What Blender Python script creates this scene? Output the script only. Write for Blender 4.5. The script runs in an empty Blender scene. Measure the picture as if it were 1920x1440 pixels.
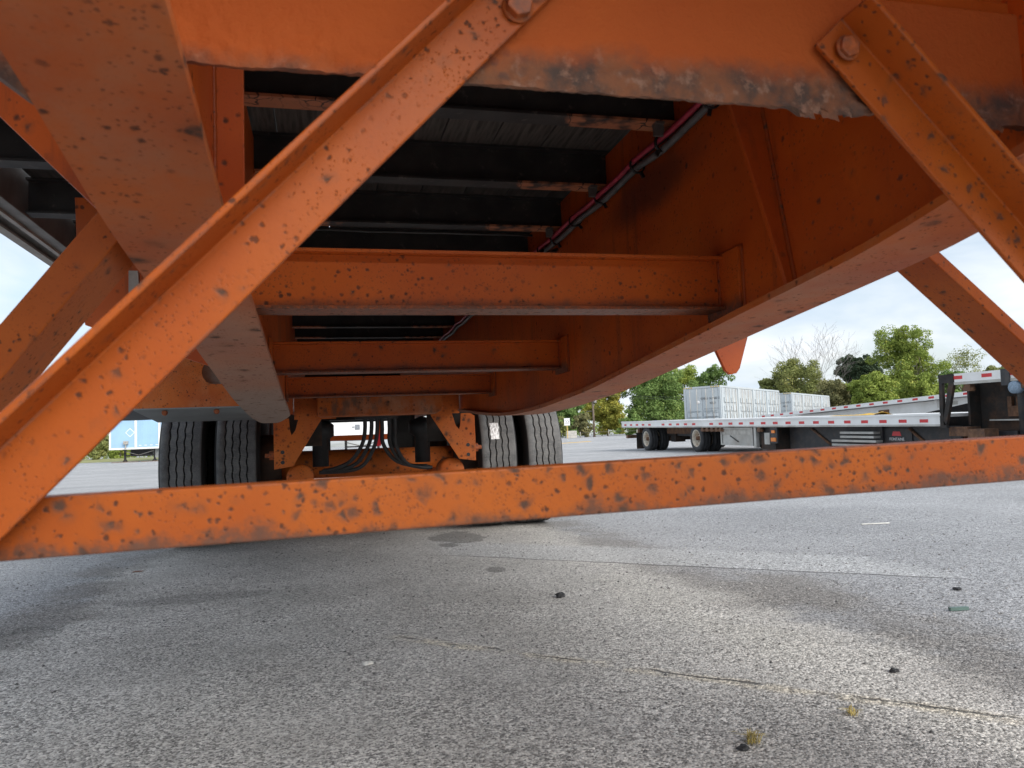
import bpy, math, random
import numpy as np
from mathutils import Vector, Matrix, noise
random.seed(7); rng = np.random.default_rng(7)
sc = bpy.context.scene
COL = sc.collection
R_ = math.radians

# ------------------------------------------------------------------ camera
CAM_H = 0.592
yaw, pitch, roll = R_(14.0), R_(4.13), R_(2.29)
fw = Vector((math.sin(yaw)*math.cos(pitch), math.cos(yaw)*math.cos(pitch), math.sin(pitch)))
r0 = Vector((math.cos(yaw), -math.sin(yaw), 0)); u0 = r0.cross(fw)
rt = r0*math.cos(roll) - u0*math.sin(roll); up = u0*math.cos(roll) + r0*math.sin(roll)
cam = bpy.data.cameras.new("camera"); co = bpy.data.objects.new("camera", cam); COL.objects.link(co)
M = Matrix((rt, up, -fw)).transposed().to_4x4(); M.translation = (0, 0, CAM_H)
co.matrix_world = M
cam.sensor_width = 36; cam.lens = 27.04; cam.clip_start = 0.02; cam.clip_end = 3000
cam.dof.use_dof = True; cam.dof.focus_distance = 4.6; cam.dof.aperture_fstop = 13.0
sc.camera = co

# ------------------------------------------------------------------ world, sun, exposure
SUN_EL, SUN_AZ = 34.0, 150.0       # azimuth: direction the light comes from, measured clockwise from +Y
sc.view_settings.view_transform = 'Standard'; sc.view_settings.look = 'None'
sc.view_settings.gamma = 1.0; sc.view_settings.use_curve_mapping = False
sc.view_settings.exposure = 1.4
W = bpy.data.worlds.new("World"); sc.world = W; W.use_nodes = True
nt = W.node_tree; nt.nodes.clear()
def N(t, **k):
    n = nt.nodes.new(t)
    for a, b in k.items(): setattr(n, a, b)
    return n
L = lambda a, b: nt.links.new(a, b)
sky = N('ShaderNodeTexSky', sky_type='NISHITA'); sky.sun_disc = False
sky.sun_elevation = R_(SUN_EL); sky.sun_rotation = R_(SUN_AZ); sky.dust_density = 2.0; sky.air_density = 1.0
tc = N('ShaderNodeTexCoord'); sep = N('ShaderNodeSeparateXYZ'); L(tc.outputs['Generated'], sep.inputs[0])
zz = N('ShaderNodeMath', operation='MAXIMUM'); L(sep.outputs[2], zz.inputs[0]); zz.inputs[1].default_value = 0.0
za = N('ShaderNodeMath', operation='ADD'); L(zz.outputs[0], za.inputs[0]); za.inputs[1].default_value = 0.22
dx = N('ShaderNodeMath', operation='DIVIDE'); L(sep.outputs[0], dx.inputs[0]); L(za.outputs[0], dx.inputs[1])
dy = N('ShaderNodeMath', operation='DIVIDE'); L(sep.outputs[1], dy.inputs[0]); L(za.outputs[0], dy.inputs[1])
cmb = N('ShaderNodeCombineXYZ'); L(dx.outputs[0], cmb.inputs[0]); L(dy.outputs[0], cmb.inputs[1])
nz = N('ShaderNodeTexNoise'); nz.inputs['Scale'].default_value = 0.9; nz.inputs['Detail'].default_value = 6; nz.inputs['Roughness'].default_value = 0.55
nz.inputs['Distortion'].default_value = 0.4; L(cmb.outputs[0], nz.inputs['Vector'])
rp = N('ShaderNodeValToRGB'); L(nz.outputs[0], rp.inputs[0])
rp.color_ramp.elements[0].position = 0.36; rp.color_ramp.elements[0].color = (0.25, 0.25, 0.25, 1)
rp.color_ramp.elements[1].position = 0.58; rp.color_ramp.elements[1].color = (1, 1, 1, 1)
nz2 = N('ShaderNodeTexNoise'); nz2.inputs['Scale'].default_value = 1.7; nz2.inputs['Detail'].default_value = 5; L(cmb.outputs[0], nz2.inputs['Vector'])
cr2 = N('ShaderNodeValToRGB'); L(nz2.outputs[0], cr2.inputs[0])
cr2.color_ramp.elements[0].position = 0.3; cr2.color_ramp.elements[0].color = (3.7, 4.4, 5.2, 1)
cr2.color_ramp.elements[1].position = 0.7; cr2.color_ramp.elements[1].color = (6.0, 6.15, 6.3, 1)
mx = N('ShaderNodeMixRGB'); L(rp.outputs[0], mx.inputs[0]); L(sky.outputs[0], mx.inputs[1]); L(cr2.outputs[0], mx.inputs[2])
bg = N('ShaderNodeBackground'); bg.inputs[1].default_value = 0.071; L(mx.outputs[0], bg.inputs[0])
wo = N('ShaderNodeOutputWorld'); L(bg.outputs[0], wo.inputs[0])
sl = bpy.data.lights.new("sun", 'SUN'); sl.energy = 1.3; sl.angle = R_(40); sl.color = (1, 0.95, 0.88)
so = bpy.data.objects.new("sun", sl); COL.objects.link(so); so.location = (0, 0, 30)
sd = Vector((math.sin(R_(SUN_AZ))*math.cos(R_(SUN_EL)), math.cos(R_(SUN_AZ))*math.cos(R_(SUN_EL)), math.sin(R_(SUN_EL))))
so.rotation_euler = sd.to_track_quat('Z', 'Y').to_euler()
sc.render.engine = 'CYCLES'
sc.cycles.use_denoising = True
sc.cycles.max_bounces = 7; sc.cycles.diffuse_bounces = 5; sc.cycles.glossy_bounces = 2; sc.cycles.transmission_bounces = 2; sc.cycles.transparent_max_bounces = 4

# ------------------------------------------------------------------ helpers
WM = {}
def wm(o): return WM.get(o.name, Matrix.Identity(4))
def tag(o, label=None, cat=None, group=None, kind=None):
    if label: o['label'] = label
    if cat: o['category'] = cat
    if group: o['group'] = group
    if kind: o['kind'] = kind
    return o
def thing(name, loc, label, cat, group=None, rot=None):
    o = bpy.data.objects.new(name, None); COL.objects.link(o); o.empty_display_size = .1
    m = Matrix.Translation(Vector(loc))
    if rot is not None: m = m @ rot.to_4x4()
    o.matrix_world = m; WM[o.name] = m
    return tag(o, label, cat, group)

class MB:
    def __init__(s): s.v = []; s.f = []; s.sm = []
    def face(s, idx, sm=False): s.f.append(tuple(idx)); s.sm.append(sm)
    def prism(s, poly, off):
        b = len(s.v); n = len(poly); off = Vector(off)
        P = [Vector(p) for p in poly]
        nrm = Vector((0, 0, 0))
        for i in range(n): nrm += (P[i]-P[0]).cross(P[(i+1) % n]-P[0])
        if nrm.dot(off) > 0: P.reverse()
        s.v += [tuple(p) for p in P] + [tuple(p+off) for p in P]
        s.face(range(b, b+n)); s.face(range(b+2*n-1, b+n-1, -1))
        for i in range(n):
            j = (i+1) % n; s.face((b+j, b+i, b+n+i, b+n+j))
        return s
    def box(s, x0, x1, y0, y1, z0, z1):
        return s.prism([(x0, y0, z0), (x1, y0, z0), (x1, y0, z1), (x0, y0, z1)], (0, y1-y0, 0))
    def tube(s, path, r, n=8, cap=True, smooth=True):
        path = [Vector(p) for p in path]; b = len(s.v); m = len(path)
        rs = r if isinstance(r, (list, tuple)) else [r]*m
        ref = None
        for i, p in enumerate(path):
            t = (path[min(i+1, m-1)]-path[max(i-1, 0)]).normalized()
            if ref is None:
                ref = t.orthogonal().normalized()
            ref = (ref - t*ref.dot(t)).normalized(); bi = t.cross(ref)
            for k in range(n):
                a = 2*math.pi*k/n
                s.v.append(tuple(p + (ref*math.cos(a)+bi*math.sin(a))*rs[i]))
        for i in range(m-1):
            for k in range(n):
                k2 = (k+1) % n
                s.face((b+i*n+k, b+i*n+k2, b+(i+1)*n+k2, b+(i+1)*n+k), smooth)
        if cap:
            s.face([b+k for k in range(n-1, -1, -1)]); s.face([b+(m-1)*n+k for k in range(n)])
        return s
    def lathe(s, prof, c, axis='X', n=32, smooth=True, closed=False):
        # prof: list of (offset along axis, radius)
        b = len(s.v); m = len(prof); c = Vector(c)
        for (d, r) in prof:
            for k in range(n):
                a = 2*math.pi*k/n; p, q = r*math.cos(a), r*math.sin(a)
                s.v.append(tuple(c + (Vector((d, p, q)) if axis == 'X' else Vector((p, d, q)) if axis == 'Y' else Vector((p, q, d)))))
        for i in range(m-1 + (1 if closed else 0)):
            i2 = (i+1) % m
            for k in range(n):
                k2 = (k+1) % n
                q = (b+i*n+k, b+i*n+k2, b+i2*n+k2, b+i2*n+k)
                s.face(q if axis != 'X' else q[::-1], smooth)
        return s
    def grid(s, fn, nu, nv, smooth=True):
        b = len(s.v)
        for i in range(nu+1):
            for j in range(nv+1): s.v.append(tuple(fn(i/nu, j/nv)))
        for i in range(nu):
            for j in range(nv):
                s.face((b+i*(nv+1)+j, b+(i+1)*(nv+1)+j, b+(i+1)*(nv+1)+j+1, b+i*(nv+1)+j+1), smooth)
        return s
    def mesh(s, name, mat, inv=None):
        me = bpy.data.meshes.new(name)
        vs = s.v if inv is None else [tuple(inv @ Vector(p)) for p in s.v]
        me.from_pydata(vs, [], s.f); me.materials.append(mat)
        me.polygons.foreach_set('use_smooth', s.sm); me.update()
        return me
    def build(s, name, mat, parent=None, label=None, bevel=0, local=False):
        # vertices are world coordinates unless local is set
        inv = None
        if parent is not None and not local: inv = wm(parent).inverted()
        o = bpy.data.objects.new(name, s.mesh(name, mat, inv)); COL.objects.link(o)
        if parent is not None: o.parent = parent; WM[o.name] = wm(parent)
        if label: o['label'] = label
        if bevel:
            bv = o.modifiers.new('edge', 'BEVEL'); bv.width = bevel; bv.segments = 2; bv.limit_method = 'ANGLE'; bv.angle_limit = R_(40)
        return o
def inst(name, me, parent, loc=(0, 0, 0), rot=(0, 0, 0), world=False):
    o = bpy.data.objects.new(name, me); COL.objects.link(o); o.parent = parent
    l = Vector(loc)
    if world: l = wm(parent).inverted() @ l
    o.location = l; o.rotation_euler = rot
    WM[o.name] = wm(parent) @ Matrix.Translation(l)
    return o

# ------------------------------------------------------------------ materials
class NT:
    def __init__(s, name):
        s.m = bpy.data.materials.new(name); s.m.use_nodes = True; s.t = s.m.node_tree
        s.b = s.t.nodes['Principled BSDF']; s.out = s.t.nodes['Material Output']
        s.tc = s.n('ShaderNodeTexCoord'); s.co = s.tc.outputs['Object']
    def n(s, t, **k):
        x = s.t.nodes.new(t)
        for a, b in k.items(): setattr(x, a, b)
        return x
    def l(s, a, b): s.t.links.new(a, b); return s
    def val(s, sock, v):
        if hasattr(v, 'is_output') or isinstance(v, bpy.types.NodeSocket): s.l(v, sock)
        elif isinstance(v, (tuple, list)) and len(v) == 3 and sock.type == 'RGBA': sock.default_value = (*v, 1)
        else: sock.default_value = v
    def math(s, op, a, b=0.0, c=None):
        x = s.n('ShaderNodeMath', operation=op); s.val(x.inputs[0], a); s.val(x.inputs[1], b)
        if c is not None: s.val(x.inputs[2], c)
        return x.outputs[0]
    def noise(s, scale, detail=4, rough=.55, vec=None, dist=0):
        x = s.n('ShaderNodeTexNoise'); x.inputs['Scale'].default_value = scale; x.inputs['Detail'].default_value = detail
        x.inputs['Roughness'].default_value = rough; x.inputs['Distortion'].default_value = dist
        s.l(vec if vec is not None else s.co, x.inputs['Vector']); return x.outputs[0]
    def voro(s, scale, vec=None, feature='F1', rnd=1.0):
        x = s.n('ShaderNodeTexVoronoi', feature=feature); x.inputs['Scale'].default_value = scale
        x.inputs['Randomness'].default_value = rnd
        s.l(vec if vec is not None else s.co, x.inputs['Vector']); return x
    def step(s, v, a, b, lo=0.0, hi=1.0):
        x = s.n('ShaderNodeMapRange'); x.interpolation_type = 'SMOOTHSTEP' if a < b or True else 'LINEAR'
        s.val(x.inputs[0], v)
        if a < b: x.inputs[1].default_value, x.inputs[2].default_value, x.inputs[3].default_value, x.inputs[4].default_value = a, b, lo, hi
        else: x.inputs[1].default_value, x.inputs[2].default_value, x.inputs[3].default_value, x.inputs[4].default_value = b, a, hi, lo
        return x.outputs[0]
    def mix(s, f, a, b):
        x = s.n('ShaderNodeMixRGB'); s.val(x.inputs[0], f); s.val(x.inputs[1], a); s.val(x.inputs[2], b); return x.outputs[0]
    def scaled(s, sx, sy, sz, vec=None):
        x = s.n('ShaderNodeMapping'); x.inputs['Scale'].default_value = (sx, sy, sz); s.l(vec if vec is not None else s.co, x.inputs[0]); return x.outputs[0]
    def warp(s, scale, amt, vec=None):
        v = vec if vec is not None else s.co
        x = s.n('ShaderNodeTexNoise'); x.inputs['Scale'].default_value = scale; x.inputs['Detail'].default_value = 3; s.l(v, x.inputs['Vector'])
        a = s.n('ShaderNodeVectorMath', operation='SUBTRACT'); s.l(x.outputs[1], a.inputs[0]); a.inputs[1].default_value = (.5, .5, .5)
        b = s.n('ShaderNodeVectorMath', operation='SCALE'); s.l(a.outputs[0], b.inputs[0]); b.inputs['Scale'].default_value = amt
        c = s.n('ShaderNodeVectorMath', operation='ADD'); s.l(v, c.inputs[0]); s.l(b.outputs[0], c.inputs[1]); return c.outputs[0]
    def xyz(s, vec=None):
        x = s.n('ShaderNodeSeparateXYZ'); s.l(vec if vec is not None else s.co, x.inputs[0]); return x.outputs
    def bump(s, h, strength=.3, dist=.002):
        x = s.n('ShaderNodeBump'); x.inputs['Strength'].default_value = strength; x.inputs['Distance'].default_value = dist
        s.val(x.inputs['Height'], h); s.l(x.outputs[0], s.b.inputs['Normal'])
    def done(s, col, rough=.6, metal=0.0, spec=.5):
        s.val(s.b.inputs['Base Color'], col); s.val(s.b.inputs['Roughness'], rough); s.b.inputs['Metallic'].default_value = metal
        s.b.inputs['Specular IOR Level'].default_value = spec
        return s.m

ORA, ORB, DUST, RUST = (.53, .122, .013), (.40, .076, .010), (.42, .19, .095), (.045, .030, .025)
def orange(name, big=14., bigr=.30, bigp=.5, small=70., smallp=.5, dust=.15, rough=.42, dustcol=DUST, streak=False, tint=(1, 1, 1), spec=.32, runs=0, speck=.35, rear=None, edge=None, soot=False, wear=0):
    m = NT(name)
    T3 = lambda q: tuple(x*y for x, y in zip(q, tint))
    w = m.warp(26, .030); w = m.warp(110, .012, w)
    c = m.mix(m.step(m.noise(4.5, 5), .3, .72), T3(ORA), T3(ORB))
    c = m.mix(m.math('MULTIPLY', m.step(m.noise(1.7, 4), .35, .7), .35), c, T3((.40, .095, .020)))
    dn = m.step(m.noise(7, 7, .7), .38, .75)
    c = m.mix(m.math('MULTIPLY', dn, dust), c, dustcol)
    if rear:   # road film thrown up from the wheels builds up towards the back
        y = m.xyz()[1]
        f = m.math('MULTIPLY', m.step(m.math('ADD', y, m.math('MULTIPLY', m.math('SUBTRACT', m.noise(3, 5, .65), .5), 1.6)), rear[0], rear[1]), rear[2])
        c = m.mix(f, c, m.mix(m.noise(30, 5, .7), (.21, .17, .14), (.36, .29, .235)))
    if edge:   # rust and grime that start from the lower edge
        x_, y_, z_ = m.xyz()
        ln = m.math('ADD', edge[0], m.math('ADD', m.math('MULTIPLY', x_, edge[1]), m.math('MULTIPLY', y_, edge[2])))
        dd = m.math('ADD', m.math('SUBTRACT', z_, ln), m.math('MULTIPLY', m.math('SUBTRACT', m.noise(16, 6, .72), .48), edge[5]))
        gm = m.math('MULTIPLY', m.step(dd, edge[3], 0), m.step(m.noise(120, 4, .7), .30, .55, .45, 1.0))
        c = m.mix(m.math('MULTIPLY', gm, edge[4]), c, m.mix(m.noise(70, 3), (.045, .030, .026), (.12, .075, .055)))
    fine = m.step(m.noise(260, 3, .65), .56, .72)
    c = m.mix(m.math('MULTIPLY', fine, .22), c, (.16, .05, .018))
    if runs:
        rn = m.noise(1.0, 6, .7, m.scaled(16, 16, 1.3)); c = m.mix(m.step(rn, .54, .72, 0, runs), c, (.075, .035, .02))
        c = m.mix(m.step(m.noise(2.6, 5, .6), .5, .7, 0, runs*.8), c, (.14, .075, .05))
    if soot:   # black exhaust film on the web under the wiring
        x_, y_, z_ = m.xyz()
        a_ = m.math('DIVIDE', m.math('SUBTRACT', y_, -3.28), .33); b_ = m.math('DIVIDE', m.math('SUBTRACT', z_, 1.195), .075)
        r_ = m.math('SQRT', m.math('ADD', m.math('MULTIPLY', a_, a_), m.math('MULTIPLY', b_, b_)))
        r_ = m.math('ADD', r_, m.math('MULTIPLY', m.math('SUBTRACT', m.noise(9, 5), .5), 1.0))
        c = m.mix(m.math('MULTIPLY', m.math('MULTIPLY', m.step(r_, 1.15, .3), m.step(x_, .3, .4)), .65), c, (.022, .02, .02))
    if wear:   # paint worn through on the arrises
        bv = m.n('ShaderNodeBevel'); bv.samples = 4; bv.inputs['Radius'].default_value = .0035
        ge = m.n('ShaderNodeNewGeometry'); dt = m.n('ShaderNodeVectorMath', operation='DOT_PRODUCT')
        m.l(bv.outputs[0], dt.inputs[0]); m.l(ge.outputs['True Normal'], dt.inputs[1])
        em_ = m.step(m.math('SUBTRACT', 1.0, dt.outputs['Value']), .01, .10)
        em_ = m.math('MULTIPLY', em_, m.step(m.noise(24, 6, .72), .46, .62))
        c = m.mix(m.math('MULTIPLY', em_, wear), c, m.mix(m.noise(60, 3), (.06, .04, .034), (.17, .12, .10)))
    # blistered rust spots, irregular and of mixed size
    v1 = m.voro(big, w); r1 = m.xyz(v1.outputs['Color'])
    thr = m.math('MULTIPLY', m.math('ADD', m.math('MULTIPLY', r1[1], .9), .35), bigr)
    d1 = m.math('DIVIDE', v1.outputs['Distance'], thr)
    g1 = m.step(r1[0], 1-bigp, 1-bigp+.1)
    s1 = m.math('MULTIPLY', m.step(d1, 1.15, .30), g1)
    halo = m.math('MULTIPLY', m.step(d1, 2.1, .5), g1)
    c = m.mix(m.math('MULTIPLY', halo, .5), c, (.22, .070, .025))
    w2 = m.warp(200, .006)
    v2 = m.voro(small, w2); r2 = m.xyz(v2.outputs['Color'])
    s2 = m.math('MULTIPLY', m.step(m.math('ADD', v2.outputs['Distance'], m.math('MULTIPLY', r2[2], .16)), .40, .16), m.step(r2[1], 1-smallp, 1-smallp+.08))
    s2 = m.math('MULTIPLY', s2, m.step(m.noise(8, 3), .30, .56))
    v3 = m.voro(small*2.4, w2); r3 = m.xyz(v3.outputs['Color'])
    s3 = m.math('MULTIPLY', m.math('MULTIPLY', m.step(v3.outputs['Distance'], .36, .12), m.step(r3[0], 1-speck, 1-speck+.08)), m.step(m.noise(13, 3), .36, .6))
    s1 = m.math('MULTIPLY', s1, m.step(m.noise(130, 4, .65), .30, .58, .55, 1.0))
    c = m.mix(m.math('MULTIPLY', s3, .62), c, (.11, .040, .022))
    c = m.mix(m.math('MULTIPLY', s2, .88), c, (.065, .030, .020))
    c = m.mix(m.math('MULTIPLY', s1, .92), c, m.mix(m.noise(45, 3), RUST, (.10, .062, .045)))
    s = m.math('MAXIMUM', m.math('MAXIMUM', s1, s2), s3)
    if streak:
        st = m.noise(14, 4, .6, m.scaled(1, 3.2, .5)); c = m.mix(m.step(st, .54, .70, 0, .75), c, (.10, .075, .055))
    m.bump(m.math('SUBTRACT', m.math('ADD', m.math('MULTIPLY', m.noise(35, 5, .6), .35), m.math('MULTIPLY', m.noise(300, 2), .12)), m.math('MULTIPLY', s, .55)), .45, .0016)
    return m.done(c, m.math('ADD', m.math('MULTIPLY', s, .3), rough), 0, spec)
MAT = {}
RED = (.92, .72, .75)
MAT['brace'] = orange('orange_paint_near', 46., .22, .75, 110., .75, .05, speck=.7, wear=.85, tint=(.88, .92, .9), spec=.2)
MAT['bar'] = orange('orange_paint_spotted', 66., .34, .80, 125., 1.0, .07, speck=.85, wear=.85, tint=(.82, .88, .9), spec=.2, edge=(.5225, .0127, 0, .016, .85, .075))
MAT['beam'] = orange('orange_paint_web', 13., .085, .35, 45., .25, .05, tint=(1.18, .96, .9), speck=.3, runs=.45, soot=True)
MAT['member'] = orange('orange_paint_cross', 24., .17, .45, 70., .75, .05, tint=(1.2, 1.1, 1.0), speck=.85, edge=(.803, 0, -.008, .030, .85, .055))
MAT['flange'] = orange('orange_paint_flange', 17., .20, .5, 60., .45, .60, .6, (.36, .165, .09), rear=(-4.6, -2.4, .85), speck=.5)
MAT['flange_warm'] = orange('orange_paint_flange_right', 17., .20, .5, 60., .45, .65, .55, (.42, .19, .095), rear=(-3.6, -.5, .5), speck=.5)
MAT['grimy'] = orange('orange_paint_grimy', 11., .34, .7, 40., .8, .75, .7, (.42, .235, .145), streak=True, speck=.6)
MAT['hanger'] = orange('orange_paint_pitted', 20., .24, .7, 30., 1.0, .20, .65, tint=(1.15, 1.2, 1.2), speck=.95)
MAT['panel'] = orange('orange_paint_panel', 15., .10, .35, 55., .9, .5, .6, (.62, .27, .12), tint=(1.2, 1.2, 1.2), speck=.8)

def simple(name, col, rough=.6, metal=0, var=.25, vs=20., bump=.0, bs=80., spec=.5, dirt=None, dirtamt=.5):
    m = NT(name)
    c = m.mix(m.step(m.noise(vs, 5, .6), .3, .7), tuple(x*(1-var) for x in col), tuple(min(1, x*(1+var*.5)) for x in col))
    if dirt: c = m.mix(m.math('MULTIPLY', m.step(m.noise(vs*.6, 6, .65), .42, .68), dirtamt), c, dirt)
    if bump: m.bump(m.noise(bs, 4), bump, .002)
    return m.done(c, rough, metal, spec)
MAT['steel_bolt'] = simple('painted_bolt', (.40, .10, .02), .55, 0, .4, 90, .3, 200, .5, (.10, .06, .05), .6)
MAT['dark_steel'] = simple('dark_steel', (.032, .032, .036), .55, 0, .3, 12, .2, 60, .5, (.10, .07, .05), .4)
MAT['rusty_black'] = simple('rusty_black', (.034, .031, .029), .7, 0, .35, 5, .3, 40, .3, (.12, .062, .036), .7)
MAT['rust'] = simple('rusty_steel', (.20, .105, .06), .8, 0, .4, 14, .3, 60, .3, (.07, .05, .045), .6)
MAT['rail_grey'] = simple('grey_rail', (.21, .205, .195), .5, 0, .25, 9, .1, 60, .5, (.10, .09, .08), .4)
MAT['rail_lip'] = simple('rail_lip', (.44, .42, .38), .5, 0, .25, 9, .1, 60, .5, (.2, .15, .12), .4)
MAT['black_rubber'] = simple('black_rubber', (.022, .022, .023), .5, 0, .3, 30)
MAT['hose'] = simple('hose_rubber', (.035, .035, .036), .45, 0, .3, 30)
MAT['conduit'] = simple('conduit_grey', (.13, .135, .135), .45, 0, .3, 30)
MAT['red_cable'] = simple('red_cable', (.42, .035, .07), .4, 0, .25, 30)
MAT['tie'] = simple('cable_tie', (.015, .015, .016), .4)
MAT['clip'] = simple('zinc_clip', (.16, .15, .14), .5, .2)
MAT['white'] = simple('white_aluminium', (.86, .86, .85), .4, 0, .06, 1.5, 0, 40, .5, (.50, .45, .38), .28)
MAT['white_tape'] = simple('white_tape', (.82, .82, .82), .35, 0, .04, 3)
MAT['red_tape'] = simple('red_tape', (.62, .028, .035), .35, 0, .12, 3)
MAT['alum'] = simple('dull_aluminium', (.50, .49, .46), .45, .25, .2, 3, .1, 30, .5, (.25, .19, .14), .5)
MAT['cream_rim'] = simple('cream_rim', (.66, .60, .50), .5, 0, .25, 9, 0, 40, .5, (.32, .18, .09), .6)
MAT['grey_plate'] = simple('grey_plate', (.26, .27, .265), .6, 0, .12, 5, .1, 40, .4)
MAT['foil'] = simple('crumpled_foil', (.85, .85, .86), .35, .15, .25, 60, .9, 90)
MAT['blue'] = simple('blue_panel', (.36, .56, .76), .45, 0, .12, .4)
MAT['blue_dark'] = simple('blue_tarp', (.03, .09, .36), .5, 0, .3, 2)
MAT['yellow'] = simple('yellow_strap', (.72, .44, .05), .6, 0, .3, 9)
MAT['strap_blue'] = simple('strap_blue', (.25, .33, .42), .7, 0, .25, 40)
MAT['amber'] = simple('amber_lens', (.85, .24, .03), .25, 0, .1, 30)
MAT['container'] = simple('container_grey_paint', (.47, .52, .55), .5, 0, .08, .5, 0, 40, .5, (.5, .5, .48), .3)
MAT['ink'] = simple('dark_print', (.06, .065, .075), .6)
MAT['ink_grey'] = simple('grey_print', (.24, .26, .29), .6)
MAT['hazard'] = simple('yellow_black_band', (.55, .38, .05), .6)
MAT['concrete'] = simple('concrete', (.52, .50, .46), .85, 0, .2, 3, .3, 20)
MAT['wood'] = simple('old_wood', (.24, .16, .10), .8, 0, .35, 6, .4, 40)
MAT['post_yellow'] = simple('yellow_post', (.60, .42, .13), .7, 0, .15, 4)
MAT['pole'] = simple('pole_wood', (.17, .13, .10), .85, 0, .3, 3)
MAT['bark'] = simple('bark', (.15, .125, .10), .9, 0, .35, 6)
MAT['bark_pale'] = simple('pale_bark', (.26, .235, .21), .9, 0, .3, 4)
MAT['stone_dark'] = simple('dark_stone', (.03, .03, .032), .7, 0, .4, 60, .5, 100)
MAT['litter'] = simple('white_litter', (.75, .74, .70), .6)
MAT['straw'] = simple('dry_grass', (.50, .40, .14), .8, 0, .3, 30)

def crossmember_mat():
    m = NT('undersealed_steel')
    x = m.xyz()
    blk = m.mix(m.step(m.noise(8, 5), .3, .7), (.016, .016, .018), (.045, .042, .04))
    # orange paint still showing where the coating stops short of the beams, crazed with fine cracks
    e = m.math('MINIMUM', m.math('ABSOLUTE', m.math('SUBTRACT', x[0], -.477)), m.math('ABSOLUTE', m.math('SUBTRACT', x[0], .477)))
    e = m.math('ADD', e, m.math('MULTIPLY', m.math('SUBTRACT', m.noise(7, 4), .5), .55))
    e = m.math('ADD', e, m.step(x[2], 1.2875, 1.2895, -.05, .22))
    k = m.step(e, .17, .11)
    v = m.voro(26, m.warp(30, .03), 'DISTANCE_TO_EDGE')
    crack = m.math('MULTIPLY', m.step(v.outputs['Distance'], .05, .02), m.step(m.noise(11, 2), .42, .55))
    pt = m.mix(m.math('MULTIPLY', crack, .95), m.mix(m.noise(40, 4), (.56, .20, .09), (.42, .17, .085)), (.02, .018, .018))
    c = m.mix(k, blk, pt)
    c = m.mix(m.step(m.noise(30, 5, .7), .58, .72, 0, .5), c, (.15, .13, .115))
    m.bump(m.noise(60, 4), .3, .002)
    return m.done(c, .6)
MAT['under'] = crossmember_mat()
def board_mat():
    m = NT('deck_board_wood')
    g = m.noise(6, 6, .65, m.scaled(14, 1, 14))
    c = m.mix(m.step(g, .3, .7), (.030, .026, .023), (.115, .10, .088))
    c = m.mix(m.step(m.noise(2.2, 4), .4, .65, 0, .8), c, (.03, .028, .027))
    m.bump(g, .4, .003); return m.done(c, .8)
MAT['board'] = board_mat()
def lip_mat():
    m = NT('flaking_lip')
    x = m.xyz()
    c = m.mix(m.step(m.noise(22, 6, .65), .35, .65), (.25, .10, .045), (.075, .055, .045))
    c = m.mix(m.step(m.noise(55, 5, .7), .52, .68), c, (.29, .17, .115))
    v = m.voro(60, m.warp(70, .012)); c = m.mix(m.math('MULTIPLY', m.step(v.outputs['Distance'], .42, .2), m.step(m.noise(9, 3), .45, .6)), c, (.075, .055, .05))
    up = m.math('ADD', x[2], m.math('MULTIPLY', m.math('SUBTRACT', m.noise(16, 5, .7), .5), .05))
    up = m.math('ADD', up, m.step(x[0], -.05, -.28, 0, .034))
    c = m.mix(m.step(up, .947, .982), c, m.mix(m.noise(6, 4), ORA, ORB))
    m.bump(m.noise(90, 6, .7), .8, .004)
    return m.done(c, .8)
MAT['lip'] = lip_mat()
def tyre_mat(name='tyre_rubber', groove=True):
    m = NT(name)
    x = m.xyz()
    ang = m.math('ARCTAN2', x[1], x[2])
    c = m.mix(m.step(m.noise(14, 6, .65), .3, .7), (.092, .093, .096), (.165, .165, .164))
    c = m.mix(m.step(m.noise(160, 3, .7), .52, .72, 0, .6), c, (.25, .245, .235))
    rad = m.math('SQRT', m.math('ADD', m.math('MULTIPLY', x[1], x[1]), m.math('MULTIPLY', x[2], x[2])))
    c = m.mix(m.step(rad, .474, .470), c, (.020, .020, .021))
    if groove:
        col = m.math('FLOOR', m.math('MULTIPLY', x[0], 24.0))
        ph = m.math('FRACT', m.math('ADD', m.math('ADD', m.math('MULTIPLY', ang, 10.5), m.math('MULTIPLY', col, .37)), m.math('MULTIPLY', x[0], 6)))
        sipe = m.math('MULTIPLY', m.step(m.math('ABSOLUTE', m.math('SUBTRACT', ph, .5)), .035, .015), m.step(m.math('ABSOLUTE', x[0]), .078, .070))
        c = m.mix(m.math('MULTIPLY', sipe, .8), c, (.22, .21, .19))
    m.bump(m.noise(120, 5), .4, .002)
    return m.done(c, .75, 0, .3)
MAT['tyre'] = tyre_mat()
MAT['tyre_far'] = simple('tyre_far', (.035, .035, .037), .7, 0, .35, 6)

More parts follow.
